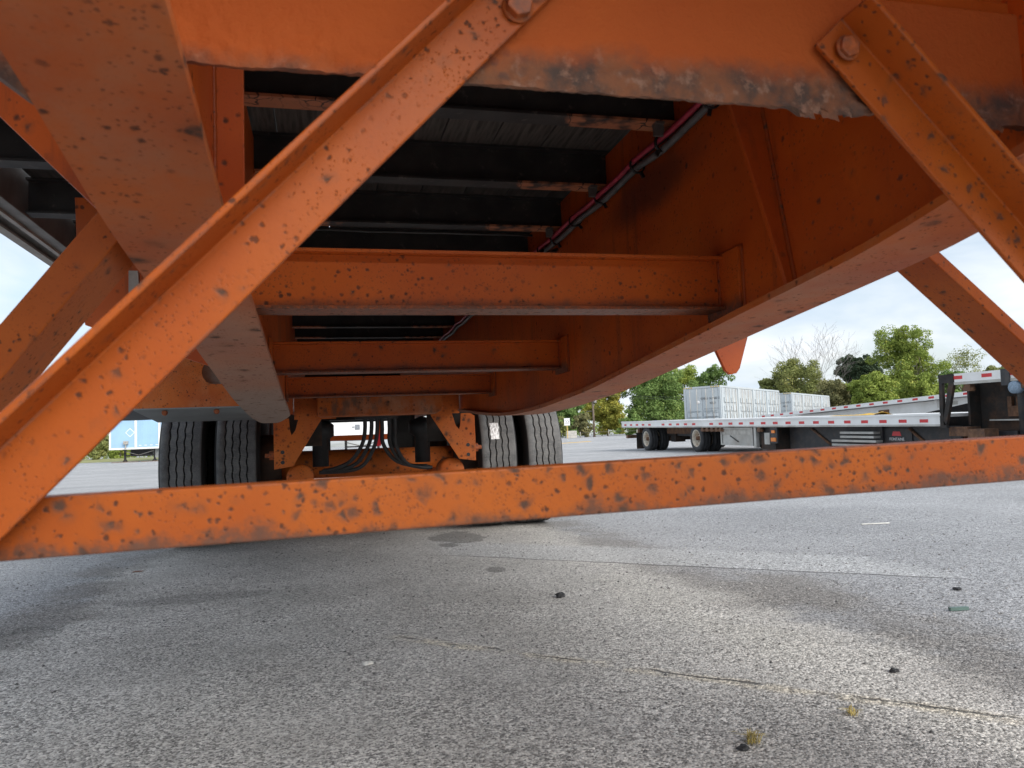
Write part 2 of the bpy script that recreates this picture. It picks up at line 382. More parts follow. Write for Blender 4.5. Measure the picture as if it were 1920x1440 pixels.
def asphalt():
    m = NT('weathered_asphalt')
    x = m.xyz(); X, Y = x[0], x[1]
    wob = m.math('MULTIPLY', m.math('SUBTRACT', m.noise(1.3, 5, .6), .5), .75)
    fine = m.math('MULTIPLY', m.math('SUBTRACT', m.noise(9, 4, .6), .5), .18)
    xw = m.math('ADD', m.math('ADD', X, wob), fine)
    under = m.math('MULTIPLY', m.step(xw, -1.05, -.93), m.step(xw, 1.55, 1.40))     # dusty strip kept dry under the parked deck, coloured lighter against its shade
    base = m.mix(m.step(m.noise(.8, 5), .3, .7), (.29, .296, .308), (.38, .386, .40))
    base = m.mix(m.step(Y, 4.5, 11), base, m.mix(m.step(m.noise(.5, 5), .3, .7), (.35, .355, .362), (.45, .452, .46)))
    dry = m.mix(m.step(m.noise(1.3, 6, .65), .34, .66), (.415, .402, .378), (.56, .546, .52))  # dry dust tone, raised and warmed to offset the dim bluish shade under the deck
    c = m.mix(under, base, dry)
    # damp brownish fringe along the drip line
    fr = m.math('MULTIPLY', m.step(m.math('ABSOLUTE', m.math('SUBTRACT', xw, 1.57)), .30, .05), m.step(m.noise(1.8, 3), .30, .55))
    fl = m.math('MULTIPLY', m.step(m.math('ABSOLUTE', m.math('SUBTRACT', xw, -1.05)), .26, .04), m.step(m.noise(2.0, 3), .30, .55))
    c = m.mix(m.math('MULTIPLY', m.math('MAXIMUM', fr, fl), .70), c, (.19, .172, .15))
    # worn-off pale streaks beside it
    ps = m.math('MULTIPLY', m.step(m.math('ABSOLUTE', m.math('SUBTRACT', xw, 1.22)), .20, .03), m.step(m.noise(1.5, 3), .38, .55))
    c = m.mix(m.math('MULTIPLY', ps, .5), c, (.53, .515, .47))
    # smoother sealed patch bounded by a joint
    jl = m.math('ADD', m.math('MULTIPLY', m.math('ADD', X, -.567), -.935), 4.118)
    jd = m.math('ADD', m.math('SUBTRACT', Y, jl), m.math('MULTIPLY', m.math('SUBTRACT', m.noise(5, 4), .5), .06))
    inx = m.math('MULTIPLY', m.step(X, .50, .75), m.step(m.math('ADD', X, wob), 2.45, 2.2))
    patch = m.math('MULTIPLY', m.math('MULTIPLY', m.step(jd, 0, .03), m.step(m.math('ADD', jd, fine), .75, .55)), inx)
    c = m.mix(m.math('MULTIPLY', patch, .7), c, (.50, .51, .515))
    joint = m.math('MULTIPLY', m.step(m.math('ABSOLUTE', jd), .014, .006), inx)
    # an older, tan-filled crack nearer the camera
    kl = m.math('ADD', m.math('MULTIPLY', m.math('ADD', X, -.047), -1.03), 2.60)
    kd = m.math('ADD', m.math('SUBTRACT', Y, kl), m.math('MULTIPLY', m.math('SUBTRACT', m.noise(6, 5, .65), .5), .10))
    kin = m.math('MULTIPLY', m.step(X, .12, .3), m.step(X, 1.45, 1.25))
    tan = m.math('MULTIPLY', m.math('MULTIPLY', m.step(m.math('ABSOLUTE', kd), .06, .008), kin), m.step(m.noise(7, 3), .34, .52))
    kcr = m.math('MULTIPLY', m.math('MULTIPLY', m.step(m.math('ABSOLUTE', m.math('SUBTRACT', kd, .012)), .010, .004), kin), m.step(m.noise(4.5, 2), .44, .52))
    c = m.mix(m.math('MULTIPLY', tan, .7), c, (.66, .60, .48))
    # oil stains
    def blob(cx, cy, rx, ry):
        a = m.math('DIVIDE', m.math('SUBTRACT', X, cx), rx); b = m.math('DIVIDE', m.math('SUBTRACT', Y, cy), ry)
        d = m.math('SQRT', m.math('ADD', m.math('MULTIPLY', a, a), m.math('MULTIPLY', b, b)))
        return m.step(m.math('ADD', d, m.math('MULTIPLY', m.math('SUBTRACT', m.noise(6, 4), .5), 1.3)), 1.05, .9)
    oil = m.math('MAXIMUM', blob(.80, 4.78, .17, .30), m.math('MAXIMUM', blob(.70, 4.45, .06, .10), blob(.765, 3.5, .045, .08)))
    oil = m.math('MAXIMUM', oil, m.math('MULTIPLY', blob(-.50, 3.40, .34, .10), .5))
    oil = m.math('MAXIMUM', oil, m.math('MULTIPLY', blob(-.98, 2.95, .10, .16), .6))
    c = m.mix(m.math('MULTIPLY', oil, .62), c, (.075, .072, .066))
    # aggregate: stones of many greys set in the binder, kept as a factor so that the larger marks stay legible
    def mul(a, b, f=1.0):
        q = m.n('ShaderNodeMixRGB', blend_type='MULTIPLY'); m.val(q.inputs[0], f); m.val(q.inputs[1], a); m.val(q.inputs[2], b); return q.outputs[0]
    va = m.voro(180); rnd = m.xyz(va.outputs['Color'])
    amp = m.step(m.noise(3.2, 4), .32, .66, 1.0, 1.6)
    g = m.math('MULTIPLY_ADD', m.math('SUBTRACT', rnd[0], .5), amp, 1.0)
    vb = m.voro(60, m.warp(90, .01)); rb = m.xyz(vb.outputs['Color'])
    big = m.math('MULTIPLY', m.step(rb[0], .80, .86), m.step(vb.outputs['Distance'], .36, .27))
    g = m.mix(m.math('MULTIPLY', big, .65), g, m.math('MULTIPLY_ADD', rb[1], 1.1, .65))
    pit = m.math('MULTIPLY', m.step(rnd[2], .78, .84), m.step(va.outputs['Distance'], .55, .3))
    g = m.mix(m.math('MULTIPLY', pit, .85), g, (.22, .22, .22))
    bright = m.math('MULTIPLY', m.step(rnd[1], .90, .94), m.step(va.outputs['Distance'], .5, .3))
    c = mul(c, g)
    c = m.mix(m.math('MULTIPLY', bright, .75), c, (.74, .73, .71))
    # rougher, more open texture outside the sheltered strip
    c = mul(c, m.step(m.noise(42, 4, .7), .30, .62, .72, 1.1), m.math('SUBTRACT', 1.0, m.math('MULTIPLY', under, .65)))
    c = m.mix(m.math('MULTIPLY', m.math('MAXIMUM', joint, kcr), .85), c, (.03, .03, .03))
    # coarse large-scale wear for the far lot
    far = m.noise(.12, 6, .6, m.scaled(.6, 1.6, 1)); c = m.mix(m.step(far, .35, .7, 0, .30), c, (.52, .515, .505))
    h = m.math('SUBTRACT', m.math('MULTIPLY', va.outputs['Distance'], -1.0), m.math('MULTIPLY', pit, 1.2))
    h = m.math('ADD', h, m.math('MULTIPLY', big, .9)); h = m.math('ADD', h, m.math('MULTIPLY', m.noise(30, 4), 1.2))
    h = m.math('SUBTRACT', h, m.math('MULTIPLY', m.math('MAXIMUM', joint, kcr), 3))
    m.bump(h, .75, .0035)
    return m.done(c, .85, 0, .3)
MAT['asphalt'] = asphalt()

def leaf_mat(name, ca, cb, cc, trans=.25):
    m = NT(name)
    at = m.n('ShaderNodeAttribute'); at.attribute_name = 'tone'; a = m.xyz(at.outputs['Color'])
    c = m.mix(a[0], ca, cb); c = m.mix(m.step(a[1], .72, .95), c, cc)
    c2 = m.n('ShaderNodeMixRGB', blend_type='MULTIPLY'); c2.inputs[0].default_value = 1; m.l(c, c2.inputs[1]); c2.inputs[2].default_value = (1.6, 1.5, 1.4, 1); c = c2.outputs[0]
    m.done(c, .65, 0, .25)
    tr = m.n('ShaderNodeBsdfTranslucent'); m.l(c, tr.inputs[0])
    ms = m.n('ShaderNodeMixShader'); ms.inputs[0].default_value = trans
    m.l(m.b.outputs[0], ms.inputs[1]); m.l(tr.outputs[0], ms.inputs[2]); m.l(ms.outputs[0], m.out.inputs[0])
    return m.m
LEAF = dict(
    green=leaf_mat('leaf_green', (.085, .15, .045), (.15, .23, .075), (.21, .28, .085)),
    yellow=leaf_mat('leaf_yellow_green', (.145, .17, .035), (.25, .25, .05), (.36, .30, .06)),
    olive=leaf_mat('leaf_olive', (.12, .15, .055), (.20, .225, .08), (.26, .26, .10)),
    dark=leaf_mat('leaf_dark', (.030, .055, .032), (.055, .085, .045), (.08, .10, .06)),
    lime=leaf_mat('leaf_lime', (.13, .19, .04), (.22, .28, .065), (.32, .34, .08)),
    grey=leaf_mat('leaf_greyish', (.11, .12, .06), (.19, .19, .09), (.25, .23, .11)))

# ------------------------------------------------------------------ ground
def smooth(a, b, x):
    t = min(1, max(0, (x-a)/(b-a))); return t*t*(3-2*t)
def gz(x, y):
    r = math.hypot(x, y); hd = math.degrees(math.atan2(x, y))
    if y < 0 and abs(hd) > 120: return 0
    k = smooth(2, 13, hd)
    z = .0062*min(max(r-6, 0), 19) + .005*max(0, min(r, 400)-25)
    return z*k
def spot(px, d):
    u = (px-960)/1442.; c, s = math.cos(yaw), math.sin(yaw)
    return d*(s+u*c), d*(c-u*s)
def hor(px): return 838.6-.04*(px-600)
def zat(px, y, d): return CAM_H + (hor(px)-y)/1442.*d
ts = np.linspace(-1, 1, 141); ax = np.sinh(ts*6.2)/np.sinh(6.2)*900
g = MB()
n = len(ax)
for i in range(n):
    for j in range(n): g.v.append((ax[i], ax[j], gz(ax[i], ax[j])))
for i in range(n-1):
    for j in range(n-1): g.face((i*n+j, (i+1)*n+j, (i+1)*n+j+1, i*n+j+1), True)
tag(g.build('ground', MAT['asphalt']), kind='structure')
# yellow lot line far away
p0 = Vector((*spot(1032, 46), 0)); p1 = Vector((*spot(1100, 52), 0)); dv = (p1-p0).normalized(); nv = Vector((-dv.y, dv.x, 0))*.14
yl = MB()
def yq(a, b):
    yl.prism([(a.x+nv.x, a.y+nv.y, gz(a.x, a.y)+.02), (b.x+nv.x, b.y+nv.y, gz(b.x, b.y)+.02), (b.x-nv.x, b.y-nv.y, gz(b.x, b.y)+.02), (a.x-nv.x, a.y-nv.y, gz(a.x, a.y)+.02)], (0, 0, -.1))
for i in range(6): yq(p0.lerp(p1, i/6), p0.lerp(p1, (i+1)/6))
tag(yl.build('painted_line', MAT['yellow']), kind='structure')
# strip of verge grass at the far left of the lot
vg = MB(); 
xs0 = [spot(p, 72) for p in (120, 170, 220, 260, 300)]; xs1 = [spot(p, 84) for p in (120, 170, 220, 260, 300)]
for i in range(4):
    vg.prism([(*xs0[i], .03), (*xs0[i+1], .03), (*xs1[i+1], .25), (*xs1[i], .25)], (0, 0, -.3))
tag(vg.build('grass_verge', simple('verge_grass', (.30, .30, .12), .9, 0, .4, 1.2)), kind='structure')

# ------------------------------------------------------------------ the orange trailer overhead
XL, XR, XC = -.157, .797, .32
T = thing('flatbed_trailer', (XC, 5, 0), 'rusty orange flatbed trailer seen from underneath with cross braces and dual wheels', 'trailer')
FT = [(-.5, .95), (.2, .93), (.5, .902), (.67, .878), (.8, .846), (.95, .828), (1.2, .806), (1.6, .768), (2.08, .722), (2.6, .694), (3.0, .69), (3.3, .698), (3.7, .722), (4.4, .775)]
def zf(y):
    if y <= FT[0][0]: return FT[0][1]
    for (a, za_), (b, zb_) in zip(FT, FT[1:]):
        if y <= b: return za_+(zb_-za_)*(y-a)/(b-a)
    return FT[-1][1]
ysamp = [-.5+.06*i for i in range(83)]
def zfs(y): return sum(zf(y+d) for d in (-.12, -.06, 0, .06, .12))/5
for side, xw in ((-1, XL), (1, XR)):
    mb = MB()
    ys = [y for y in ysamp if y <= 4.4]
    prof = [(xw-.006, y, zfs(y)+.012) for y in ys] + [(xw-.006, 9.4, .80), (xw-.006, 9.4, 1.375), (xw-.006, -.5, 1.375)]
    # web in strips so the polygon stays simple
    for a, b in zip(ys, ys[1:]):
        mb.prism([(xw-.006, a, zfs(a)+.012), (xw-.006, b, zfs(b)+.012), (xw-.006, b, 1.376), (xw-.006, a, 1.376)], (.012, 0, 0))
    mb.prism([(xw-.006, ys[-1], zfs(ys[-1])+.012), (xw-.006, 9.4, .85), (xw-.006, 9.4, 1.376), (xw-.006, ys[-1], 1.376)], (.012, 0, 0))
    web = mb.build('main_beam', MAT['beam'], T)
    fl = MB(); inn, out = (.061, -.061) if side < 0 else (-.057, .065)
    yend = 3.3 if side < 0 else 4.3
    yy = [y for y in ysamp if y < yend]
    for a, b in zip(yy, yy[1:]):
        xa, xb = xw+inn, xw+out
        if side < 0 and b > 2.55:
            k0, k1 = max(0, (a-2.55)/.8), (b-2.55)/.8
            ia, ib = xw+inn-.10*k0, xw+inn-.10*k1
        else: ia = ib = xw+inn
        fl.prism([(ia, a, zfs(a)), (ib, b, zfs(b)), (xb, b, zfs(b)), (xb, a, zfs(a))], (0, 0, .012))
    fl.build('bottom_flange', MAT['flange'] if side < 0 else MAT['flange_warm'], web)
    # inner stiffener at the front
    gs = MB(); s = 1 if side < 0 else -1
    xi = xw+s*.007
    if side > 0: gs.prism([(xi, 1.14, .83), (xi-.013, 1.14, .825), (xi-.076, 1.225, 1.27), (xi, 1.225, 1.27)], (0, .010, 0))
    else: gs.prism([(xi, 1.22, .83), (xi+.042, 1.22, .82), (xi+.044, 1.22, 1.275), (xi, 1.22, 1.275)], (0, .010, 0))
    gs.build('stiffener', MAT['beam'], web, bevel=.001)
    # outboard bracket at the same station
    gs = MB(); xo = xw-s*.007
    gs.prism([(xo, 1.2, .835), (xo-s*.04, 1.2, .84), (xo-s*.46, 1.2, 1.275), (xo, 1.2, 1.275)], (0, .012, 0))
    gs.build('outrigger', MAT['beam'], T, bevel=.001)
    gs = MB()
    gs.prism([(xo-s*.455, 2.2, 1.275), (xo, 2.2, 1.275), (xo, 2.2, .80), (xo-s*.12, 2.2, .82), (xo-s*.43, 2.2, .935), (xo-s*.445, 2.2, 1.0)], (0, .012, 0))
    gs.build('outrigger', MAT['beam'], T, bevel=.001)
# pale hanging strip seen through the left bracket
MB().prism([(-.475, 2.13, .86), (-.440, 2.13, .86), (-.452, 2.13, 1.065), (-.474, 2.13, 1.065)], (0, .02, 0)).build('hanging_strap', MAT['rail_lip'], T, 'pale grey strip hanging by the left bracket')

# deck cross-members (I sections) and boards
ibm = MB()
def isec(mb, x0, x1, y, z0, z1, fwid=.052, tf=.006, tw=.006):
    mb.box(x0, x1, y-fwid/2, y+fwid/2, z0, z0+tf); mb.box(x0, x1, y-fwid/2, y+fwid/2, z1-tf, z1)
    mb.box(x0, x1, y-tw/2, y+tw/2, z0+tf, z1-tf)
isec(ibm, -1.115, 1.115, 0, 1.282, 1.384)
ime = ibm.mesh('floor_crossmember', MAT['under'])
cys = [1.12, 1.555, 1.985, 2.405, 2.83, 3.25, 3.68, 4.10, 4.55, 5.0, 5.45, 5.9, 6.4, 6.9, 7.4, 7.9, 8.4, 8.9, 9.3]
for y in cys: inst('floor_crossmember', ime, T, (XC, y, 0), world=True)
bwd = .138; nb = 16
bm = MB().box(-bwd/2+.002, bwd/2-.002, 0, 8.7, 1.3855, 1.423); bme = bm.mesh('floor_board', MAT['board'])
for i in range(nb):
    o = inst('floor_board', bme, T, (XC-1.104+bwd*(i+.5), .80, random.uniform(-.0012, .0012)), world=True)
for s_ in (-1, 1):
    def rx(a, b): return (min(XC+s_*a, XC+s_*b), max(XC+s_*a, XC+s_*b))
    rb = MB()
    rb.box(*rx(1.118, 1.166), .82, 9.45, 1.276, 1.432); rb.box(*rx(1.1661, 1.228), .82, 9.45, 1.296, 1.430); rb.box(*rx(1.2281, 1.25), .82, 9.45, 1.284, 1.434)
    rl = rb.build('side_rail', MAT['rail_grey'], T, bevel=.002)
    MB().box(*rx(1.156, 1.170), .82, 9.45, 1.268, 1.2758).build('rail_lip', MAT['rail_lip'], rl)
    MB().box(*rx(1.222, 1.252), .82, 9.45, 1.277, 1.2838).build('rail_lip', MAT['rail_lip'], rl)

# big orange cross beams with end plates
for y, zb, zt in ((1.38, .832, .939), (2.46, .822, .919), (3.55, .815, .906)):
    mb = MB(); x0, x1 = XL+.007, XR-.007
    mb.box(x0, x1-.004, y, y+.007, zb+.006, zt-.006)
    mb.box(x0, x1-.004, y-.02, y+.05, zb, zb+.006); mb.box(x0, x1-.004, y-.02, y+.05, zt-.006, zt)
    cb = mb.build('cross_beam', MAT['member'], T, bevel=.001)
    MB().box(x1-.009, x1-.001, y-.075, y+.055, zb-.015, zt+.006).build('end_plate', MAT['member'], cb, bevel=.001)
    MB().box(x0+.001, x0+.009, y-.075, y+.055, zb-.015, zt+.006).build('end_plate', MAT['member'], cb, bevel=.001)

# front of the deck ahead of the bolster
np_ = MB(); np_.box(-.92, 1.56, .25, .684, 1.3775, 1.39); npl = np_.build('nose_plate', MAT['beam'], T)
MB().box(-.92, 1.56, .20, .2499, 1.27, 1.42).build('front_rail', MAT['beam'], T)
for y in (.42,): MB().box(XL+.0061, XR-.0061, y, y+.05, 1.29, 1.377).build('nose_crossmember', MAT['beam'], T)
def weld(name, path, r, parent, mat='weld'):
    pts = []; P = [Vector(p) for p in path]
    for a, b_ in zip(P, P[1:]):
        n_ = max(3, int((b_-a).length/.006))
        pts += [a.lerp(b_, i/n_) for i in range(n_)]
    pts.append(P[-1])
    mb = MB(); mb.tube(pts, [r*(1+.35*noise.noise((i*.9, pts[0].x*9, 3))) for i in range(len(pts))], 6)
    return mb.build(name, MAT[mat], parent)
MAT['weld'] = orange('orange_paint_weld', 60., .3, .8, 120., .9, .1, speck=.9, tint=(.75, .6, .6))
for y, zb, zt in ((1.38, .832, .939), (2.46, .822, .919), (3.55, .815, .906)):
    xe = XR-.0065
    weld('weld_bead', [(xe, y-.076, zb-.015), (xe, y-.076, zt+.007), (xe, y+.056, zt+.007)], .0045, T)
    weld('weld_bead', [(xe-.010, y-.001, zb+.007), (xe-.010, y-.001, zt-.007)], .0035, T)
weld('weld_bead', [(XR-.007, 1.139, .835), (XR-.007, 1.224, 1.265)], .0045, T)
weld('weld_bead', [(XL+.007, 1.219, .835), (XL+.007, 1.219, 1.265)], .0045, T)
for y in cys[1:6]:
    weld('weld_bead', [(XR-.007, y-.03, 1.279), (XR-.007, y+.03, 1.279)], .004, T); weld('weld_bead', [(XL+.007, y-.03, 1.279), (XL+.007, y+.03, 1.279)], .004, T)
# front bolster with its flaking lower lip
mb = MB(); x0, x1 = XL+.007, .93
mb.box(x0, x1, .690, .699, .945, 1.062); mb.box(x0, x1, .706, .72, 1.0621, 1.376); mb.box(x0, x1, .6991, .7059, 1.05, 1.08)
bol = mb.build('bolster', orange('orange_paint_bolster', 24., .16, .4, 80., .25, .10), T, bevel=.003)
lip = MB()
def lipf(u, v):
    x = x0+.002+(x1-x0-.004)*u
    zj = .927 + .0025*noise.noise((x*24, 1, 0)) + .0016*noise.noise((x*140, 4, 0))
    if .46 < x < .60: zj -= .016*max(0, noise.noise((x*55, 9, 0))+.25)*math.sin(math.pi*(x-.46)/.14)
    if x > .70: zj -= .006
    z = zj+(1.058-zj)*v
    amp = .0065*max(0, 1-v*1.9)**1.2
    y = .6885 - amp*(.5+noise.noise((x*28, z*45, 2)) + .5*noise.noise((x*85, z*120, 5)))
    if .50 < x < .64 and v < .3: y -= .010*max(0, noise.noise((x*48, z*70, 11)))
    return (x, y, z)
lip.grid(lipf, 360, 34)
b = len(lip.v)
lip.grid(lambda u, v: (lipf(u, 0)[0], lipf(u, 0)[1]+(.699-lipf(u, 0)[1])*v, lipf(u, 0)[2]+.004*v), 360, 2)
lp = lip.build('flaking_lip', MAT['lip'], bol)
# peeling flakes of paint at the right
for k in range(16):
    x = random.uniform(.49, .555) if k < 11 else random.uniform(.72, .78)
    z = random.uniform(.918, .938); wd = random.uniform(.004, .012); ln = random.uniform(.010, .026)
    f = MB(); a0 = random.uniform(-.9, .9); cu = random.uniform(.5, 2.0)
    def ff(u, v):
        t = u*cu; d = ln*u
        px_ = x + d*math.cos(a0) + (v-.5)*wd*math.sin(a0)*.6
        pz_ = z - abs(d*math.sin(a0))*.5 + (v-.5)*wd + .002*noise.noise((u*5+k, v*4, 0))
        return (px_, .6868 - .0028*math.sin(t*1.6), pz_)
    f.grid(ff, 8, 3); f.build('paint_flake', MAT['lip'], bol)
# outboard piece of the bolster on the left, same torn lip
ob = MB(); ob.prism([(XL-.007, .70, .90), (-.235, .70, .895), (-.30, .70, .945), (-.62, .70, 1.25), (-.62, .70, 1.37), (XL-.007, .70, 1.37)], (0, .02, 0))
ob.build('bolster_wing', MAT['lip'], T, bevel=.001)

# angle-iron braces
def angle(p0, p1, up_n, w, dep, t, tilt=(0, 0)):
    """angle iron: flat leg of width w in the XZ plane, second leg of depth dep standing towards -Y along the up_n edge"""
    p0, p1 = Vector(p0), Vector(p1); n = Vector(up_n).normalized()
    mb = MB(); d = p1-p0
    ydir = Vector((0, 1, 0))
    q = [p0, p0+n*w, p0+n*w-ydir*dep, p0+n*(w-t)-ydir*dep, p0+n*(w-t)-ydir*t, p0-ydir*t]
    mb.prism(q, d); return mb
bA = angle((.262, .683, 1.0555), (-.47, .622, .277), (-.725, 0, .689), .052, .05, .006).build('diagonal_brace', MAT['brace'], T, bevel=.0016)
bB = angle((.513, .683, .994), (1.11, .66, .354), (.731, 0, .682), .05, .05, .006).build('diagonal_brace', MAT['brace'], T, bevel=.0016)
def bolt(parent, c, r, ln, axis='Y', face=-1, washer=True):
    mb = MB(); c = Vector(c)
    pts = []
    for k in range(6):
        a = 2*math.pi*k/6+.3
        if axis == 'Y': pts.append((c.x+r*math.cos(a), c.y, c.z+r*math.sin(a)))
        else: pts.append((c.x, c.y+r*math.cos(a), c.z+r*math.sin(a)))
    off = (0, face*ln, 0) if axis == 'Y' else (face*ln, 0, 0)
    mb.prism(pts, off)
    o = mb.build('bolt', MAT['steel_bolt'], parent, bevel=.0012)
    if axis == 'Y':
        MB().lathe([(0, .0), (0, r*1.15), (face*.0022, r*1.15), (face*.0022, .0)], (c.x, c.y, c.z), 'Y', 20).build('washer', MAT['steel_bolt'], parent)
    return o
bolt(bA, (.187, .670, .996), .0130, .011); bolt(bB, (.546, .672, .989), .0120, .007)
# tie bar
d0, d1 = Vector((-.315, .665, .5144)), Vector((1.215, .665, .5338))
tb = MB(); h_ = .0462
tb.prism([d0, d0+Vector((0, 0, h_)), d0+Vector((0, .045, h_)), d0+Vector((0, .045, h_-.006)), d0+Vector((0, .006, h_-.006)), d0+Vector((0, .006, 0))], d1-d0)
tb.build('tie_bar', MAT['bar'], T, bevel=.0015)
# braces rising to the beams behind
def cbr(p0, p1, w, dep):
    p0, p1 = Vector(p0), Vector(p1); d = (p1-p0)
    n = Vector((-d.z, 0, d.x)).normalized()
    if n.z < 0: n = -n
    mb = MB(); mb.prism([p0, p0+n*w, p0+n*w+Vector((0, dep, 0)), p0+Vector((0, dep, 0))], d); return mb
cbr((-.165, 1.0, .942), (-.60, 1.0, .364), .040, .10).build('strut', MAT['brace'], T, bevel=.002)
cbr((.817, 1.0, .948), (1.252, 1.0, .591), .021, .078).build('strut', MAT['brace'], T, bevel=.002)
for xg in (-.60, 1.24):
    lg = MB(); lg.box(xg-.05, xg+.05, .66, .76, .30, 1.37)
    leg = lg.build('landing_leg', MAT['beam'], T, bevel=.003)
    MB().box(xg-.035, xg+.035, .675, .745, .06, .2999).build('inner_tube', MAT['dark_steel'], leg)
    MB().box(xg-.12, xg+.12, .59, .83, .003, .0599).build('foot_pad', MAT['rust'], leg, bevel=.004)
    MB().box(xg-.03, xg+.03, .7601, 1.10, .44, .62).build('side_bracket', MAT['beam'], leg)

# wiring along the right web
def wob_path(x, z, y0, y1, k, amp=.006, nseg=60):
    return [(x+amp*.5*noise.noise((i*.23, k, 0)), y0+(y1-y0)*i/nseg, z+amp*noise.noise((i*.31, k+5, 0))-.008*abs(math.sin(math.pi*(y0+(y1-y0)*i/nseg)/.43))) for i in range(nseg+1)]
xw = XR-.02
MB().tube(wob_path(xw-.006, 1.250, .81, 5.0, 3), .0085, 8).build('conduit', MAT['conduit'], T)
MB().tube(wob_path(xw-.020, 1.262, .81, 5.0, 8, .008), .0065, 8).build('red_cable', MAT['red_cable'], T)
MB().tube(wob_path(xw-.008, 1.268, .81, 5.0, 13, .006), .006, 8).build('black_cable', MAT['hose'], T)
tie = MB()
for k in range(12):
    a0 = 2*math.pi*k/12
tie.lathe([(-.003, .021), (.003, .021), (.003, .017), (-.003, .017)], (0, 0, 0), 'Y', 14, True, True); tie.box(-.004, .004, -.003, .003, -.034, -.02)
tme = tie.mesh('cable_tie', MAT['tie'])
for y in (1.34, 1.555, 1.72, 1.985, 2.2, 2.42, 2.55, 2.72, 3.25, 3.7):
    o = inst('cable_tie', tme, T, (xw-.010, y+random.uniform(-.02, .02), 1.252), (random.uniform(-.3, .3), random.uniform(-.6, .6), random.uniform(-.4, .4)), world=True)
cl = MB(); cl.box(-.012, .012, -.004, .004, 0, .024); cl.box(-.010, .010, -.012, .012, .0241, .030); cme = cl.mesh('cable_clip', MAT['clip'])
for y in (1.555, 1.985, 2.405, 2.83): inst('cable_clip', cme, T, (xw-.035, y-.02, 1.252), world=True)
# a loose tail of cable
MB().tube([(xw-.02, 2.52, 1.24), (xw-.05, 2.50, 1.215), (xw+.0, 2.47, 1.205), (xw+.005, 2.44, 1.225), (xw-.03, 2.43, 1.21)], .006, 8).build('black_cable', MAT['hose'], T)
MB().tube([(-.14+i*.06, 2.44+.01*noise.noise((i*.4, 0, 3)), 1.272+.004*noise.noise((i*.5, 2, 0))) for i in range(15)], .004, 6).build('black_cable', MAT['hose'], T)

# suspension
eb = MB()
poly = [(-.02, .862), (-.02, .765), (.0, .757), (.63, .757), (.66, .775), (.668, .80), (.668, .862)]
eb.prism([(x, 4.30, z) for x, z in poly], (0, .16, 0)); eb.build('suspension_beam', MAT['grimy'], T, bevel=.006)
MB().box(XL+.01, .08, 4.462, 4.472, .75, .95).build('gusset_plate', MAT['hanger'], T)
MB().box(.60, XR-.01, 4.462, 4.472, .76, .95).build('gusset_plate', MAT['hanger'], T)
hp = [(-.255, .745), (-.262, .62), (-.257, .478), (-.16, .492), (0, .75), (0, .795), (-.115, .797), (-.145, .69), (-.165, .665), (-.172, .69), (-.178, .76), (-.235, .76)]
for s in (-1, 1):
    P = [(x, z) if s < 0 else (2*.312-x, z) for x, z in hp]
    hb = MB(); hb.prism([(x, 4.50, z) for x, z in P], (0, .008, 0))
    hx = lambda q: q if s < 0 else 2*.312-q
    def bx(xa, xb, *r): hb.box(min(hx(xa), hx(xb)), max(hx(xa), hx(xb)), *r)
    bx(-.262, -.254, 4.5081, 4.70, .478, .745)
    h = hb.build('suspension_hanger', MAT['hanger'], T, bevel=.001)
    for z in (.515, .572): # bolt holes
        o = MB().lathe([(0, .0001), (0, .011)], (hx(-.215), 4.4985, z), 'Y', 14).build('bolt_hole', MAT['tie'], h)
    MB().box(min(hx(-.253), hx(.0)), max(hx(-.253), hx(.0)), 4.69, 4.70, .60, .80).build('hanger_back', MAT['rusty_black'], h)
    pv = MB(); c0 = (hx(-.262)+( -.001 if s < 0 else .001))
    bolt(h, (c0, 4.60, .555), .026, .03, 'X', s); bolt(h, (c0+s*.031, 4.60, .555), .013, .022, 'X', s)
    MB().lathe([(-.06, .0), (-.06, .062), (-.05, .075), (.10, .075), (.10, .0)], (hx(-.125), 4.62, .425), 'Y', 28).build('pivot_bush', MAT['hanger'], T)
    ab = MB(); ab.box(min(hx(-.19), hx(-.10)), max(hx(-.19), hx(-.10)), 4.75, 6.0, .345, .425); ab.build('trailing_arm', MAT['beam'], T, bevel=.005)
    ch = MB().lathe([(.0, .02), (.0, .05), (.17, .05), (.19, .085), (.26, .085), (.28, .06), (.30, .0)], (hx(-.01), 5.02, .47), 'Z', 20)
    ch.build('brake_chamber', MAT['black_rubber'], T)
# axles, wheels
RW, TW = .482, .224
def tyre_mesh():
    mb = MB(); N_ = 220; half = TW/2
    cols = [(-half-.012, .36, 0), (-half-.022, .41, 0), (-half-.014, .45, 0), (-half-.002, .472, 0), (-half+.006, .478, 0)]
    gx = [-.062, -.021, .021, .062]; gw = .0032
    for q in gx:
        cols += [(q-gw-.0012, RW-.2*q*q*4*.2, 1), (q-gw, RW-.016, 1), (q+gw, RW-.016, 1), (q+gw+.0012, RW-.2*q*q*4*.2, 1)]
    cols += [(half-.006, .478, 0), (half+.002, .472, 0), (half+.014, .45, 0), (half+.022, .41, 0), (half+.012, .36, 0), (half-.01, .30, 0), (half-.03, .29, 0)]
    cols = [(-half+.03, .29, 0), (-half+.01, .30, 0)] + cols
    M_ = len(cols)
    for i in range(N_):
        a = 2*math.pi*i/N_
        for ci, (x, r, z) in enumerate(cols):
            ph = (i/N_*38) % 1; tri = 4*abs(ph-.5)-1; tri = max(-.6, min(.6, tri))
            xx = x+z*.0028*tri/.6
            mb.v.append((xx, r*math.sin(a), r*math.cos(a)))
    for i in range(N_):
        i2 = (i+1) % N_
        for c in range(M_-1):
            mb.face((i*M_+c, i*M_+c+1, i2*M_+c+1, i2*M_+c), not (7 <= c <= 22))
    return mb.mesh('tyre', MAT['tyre'])
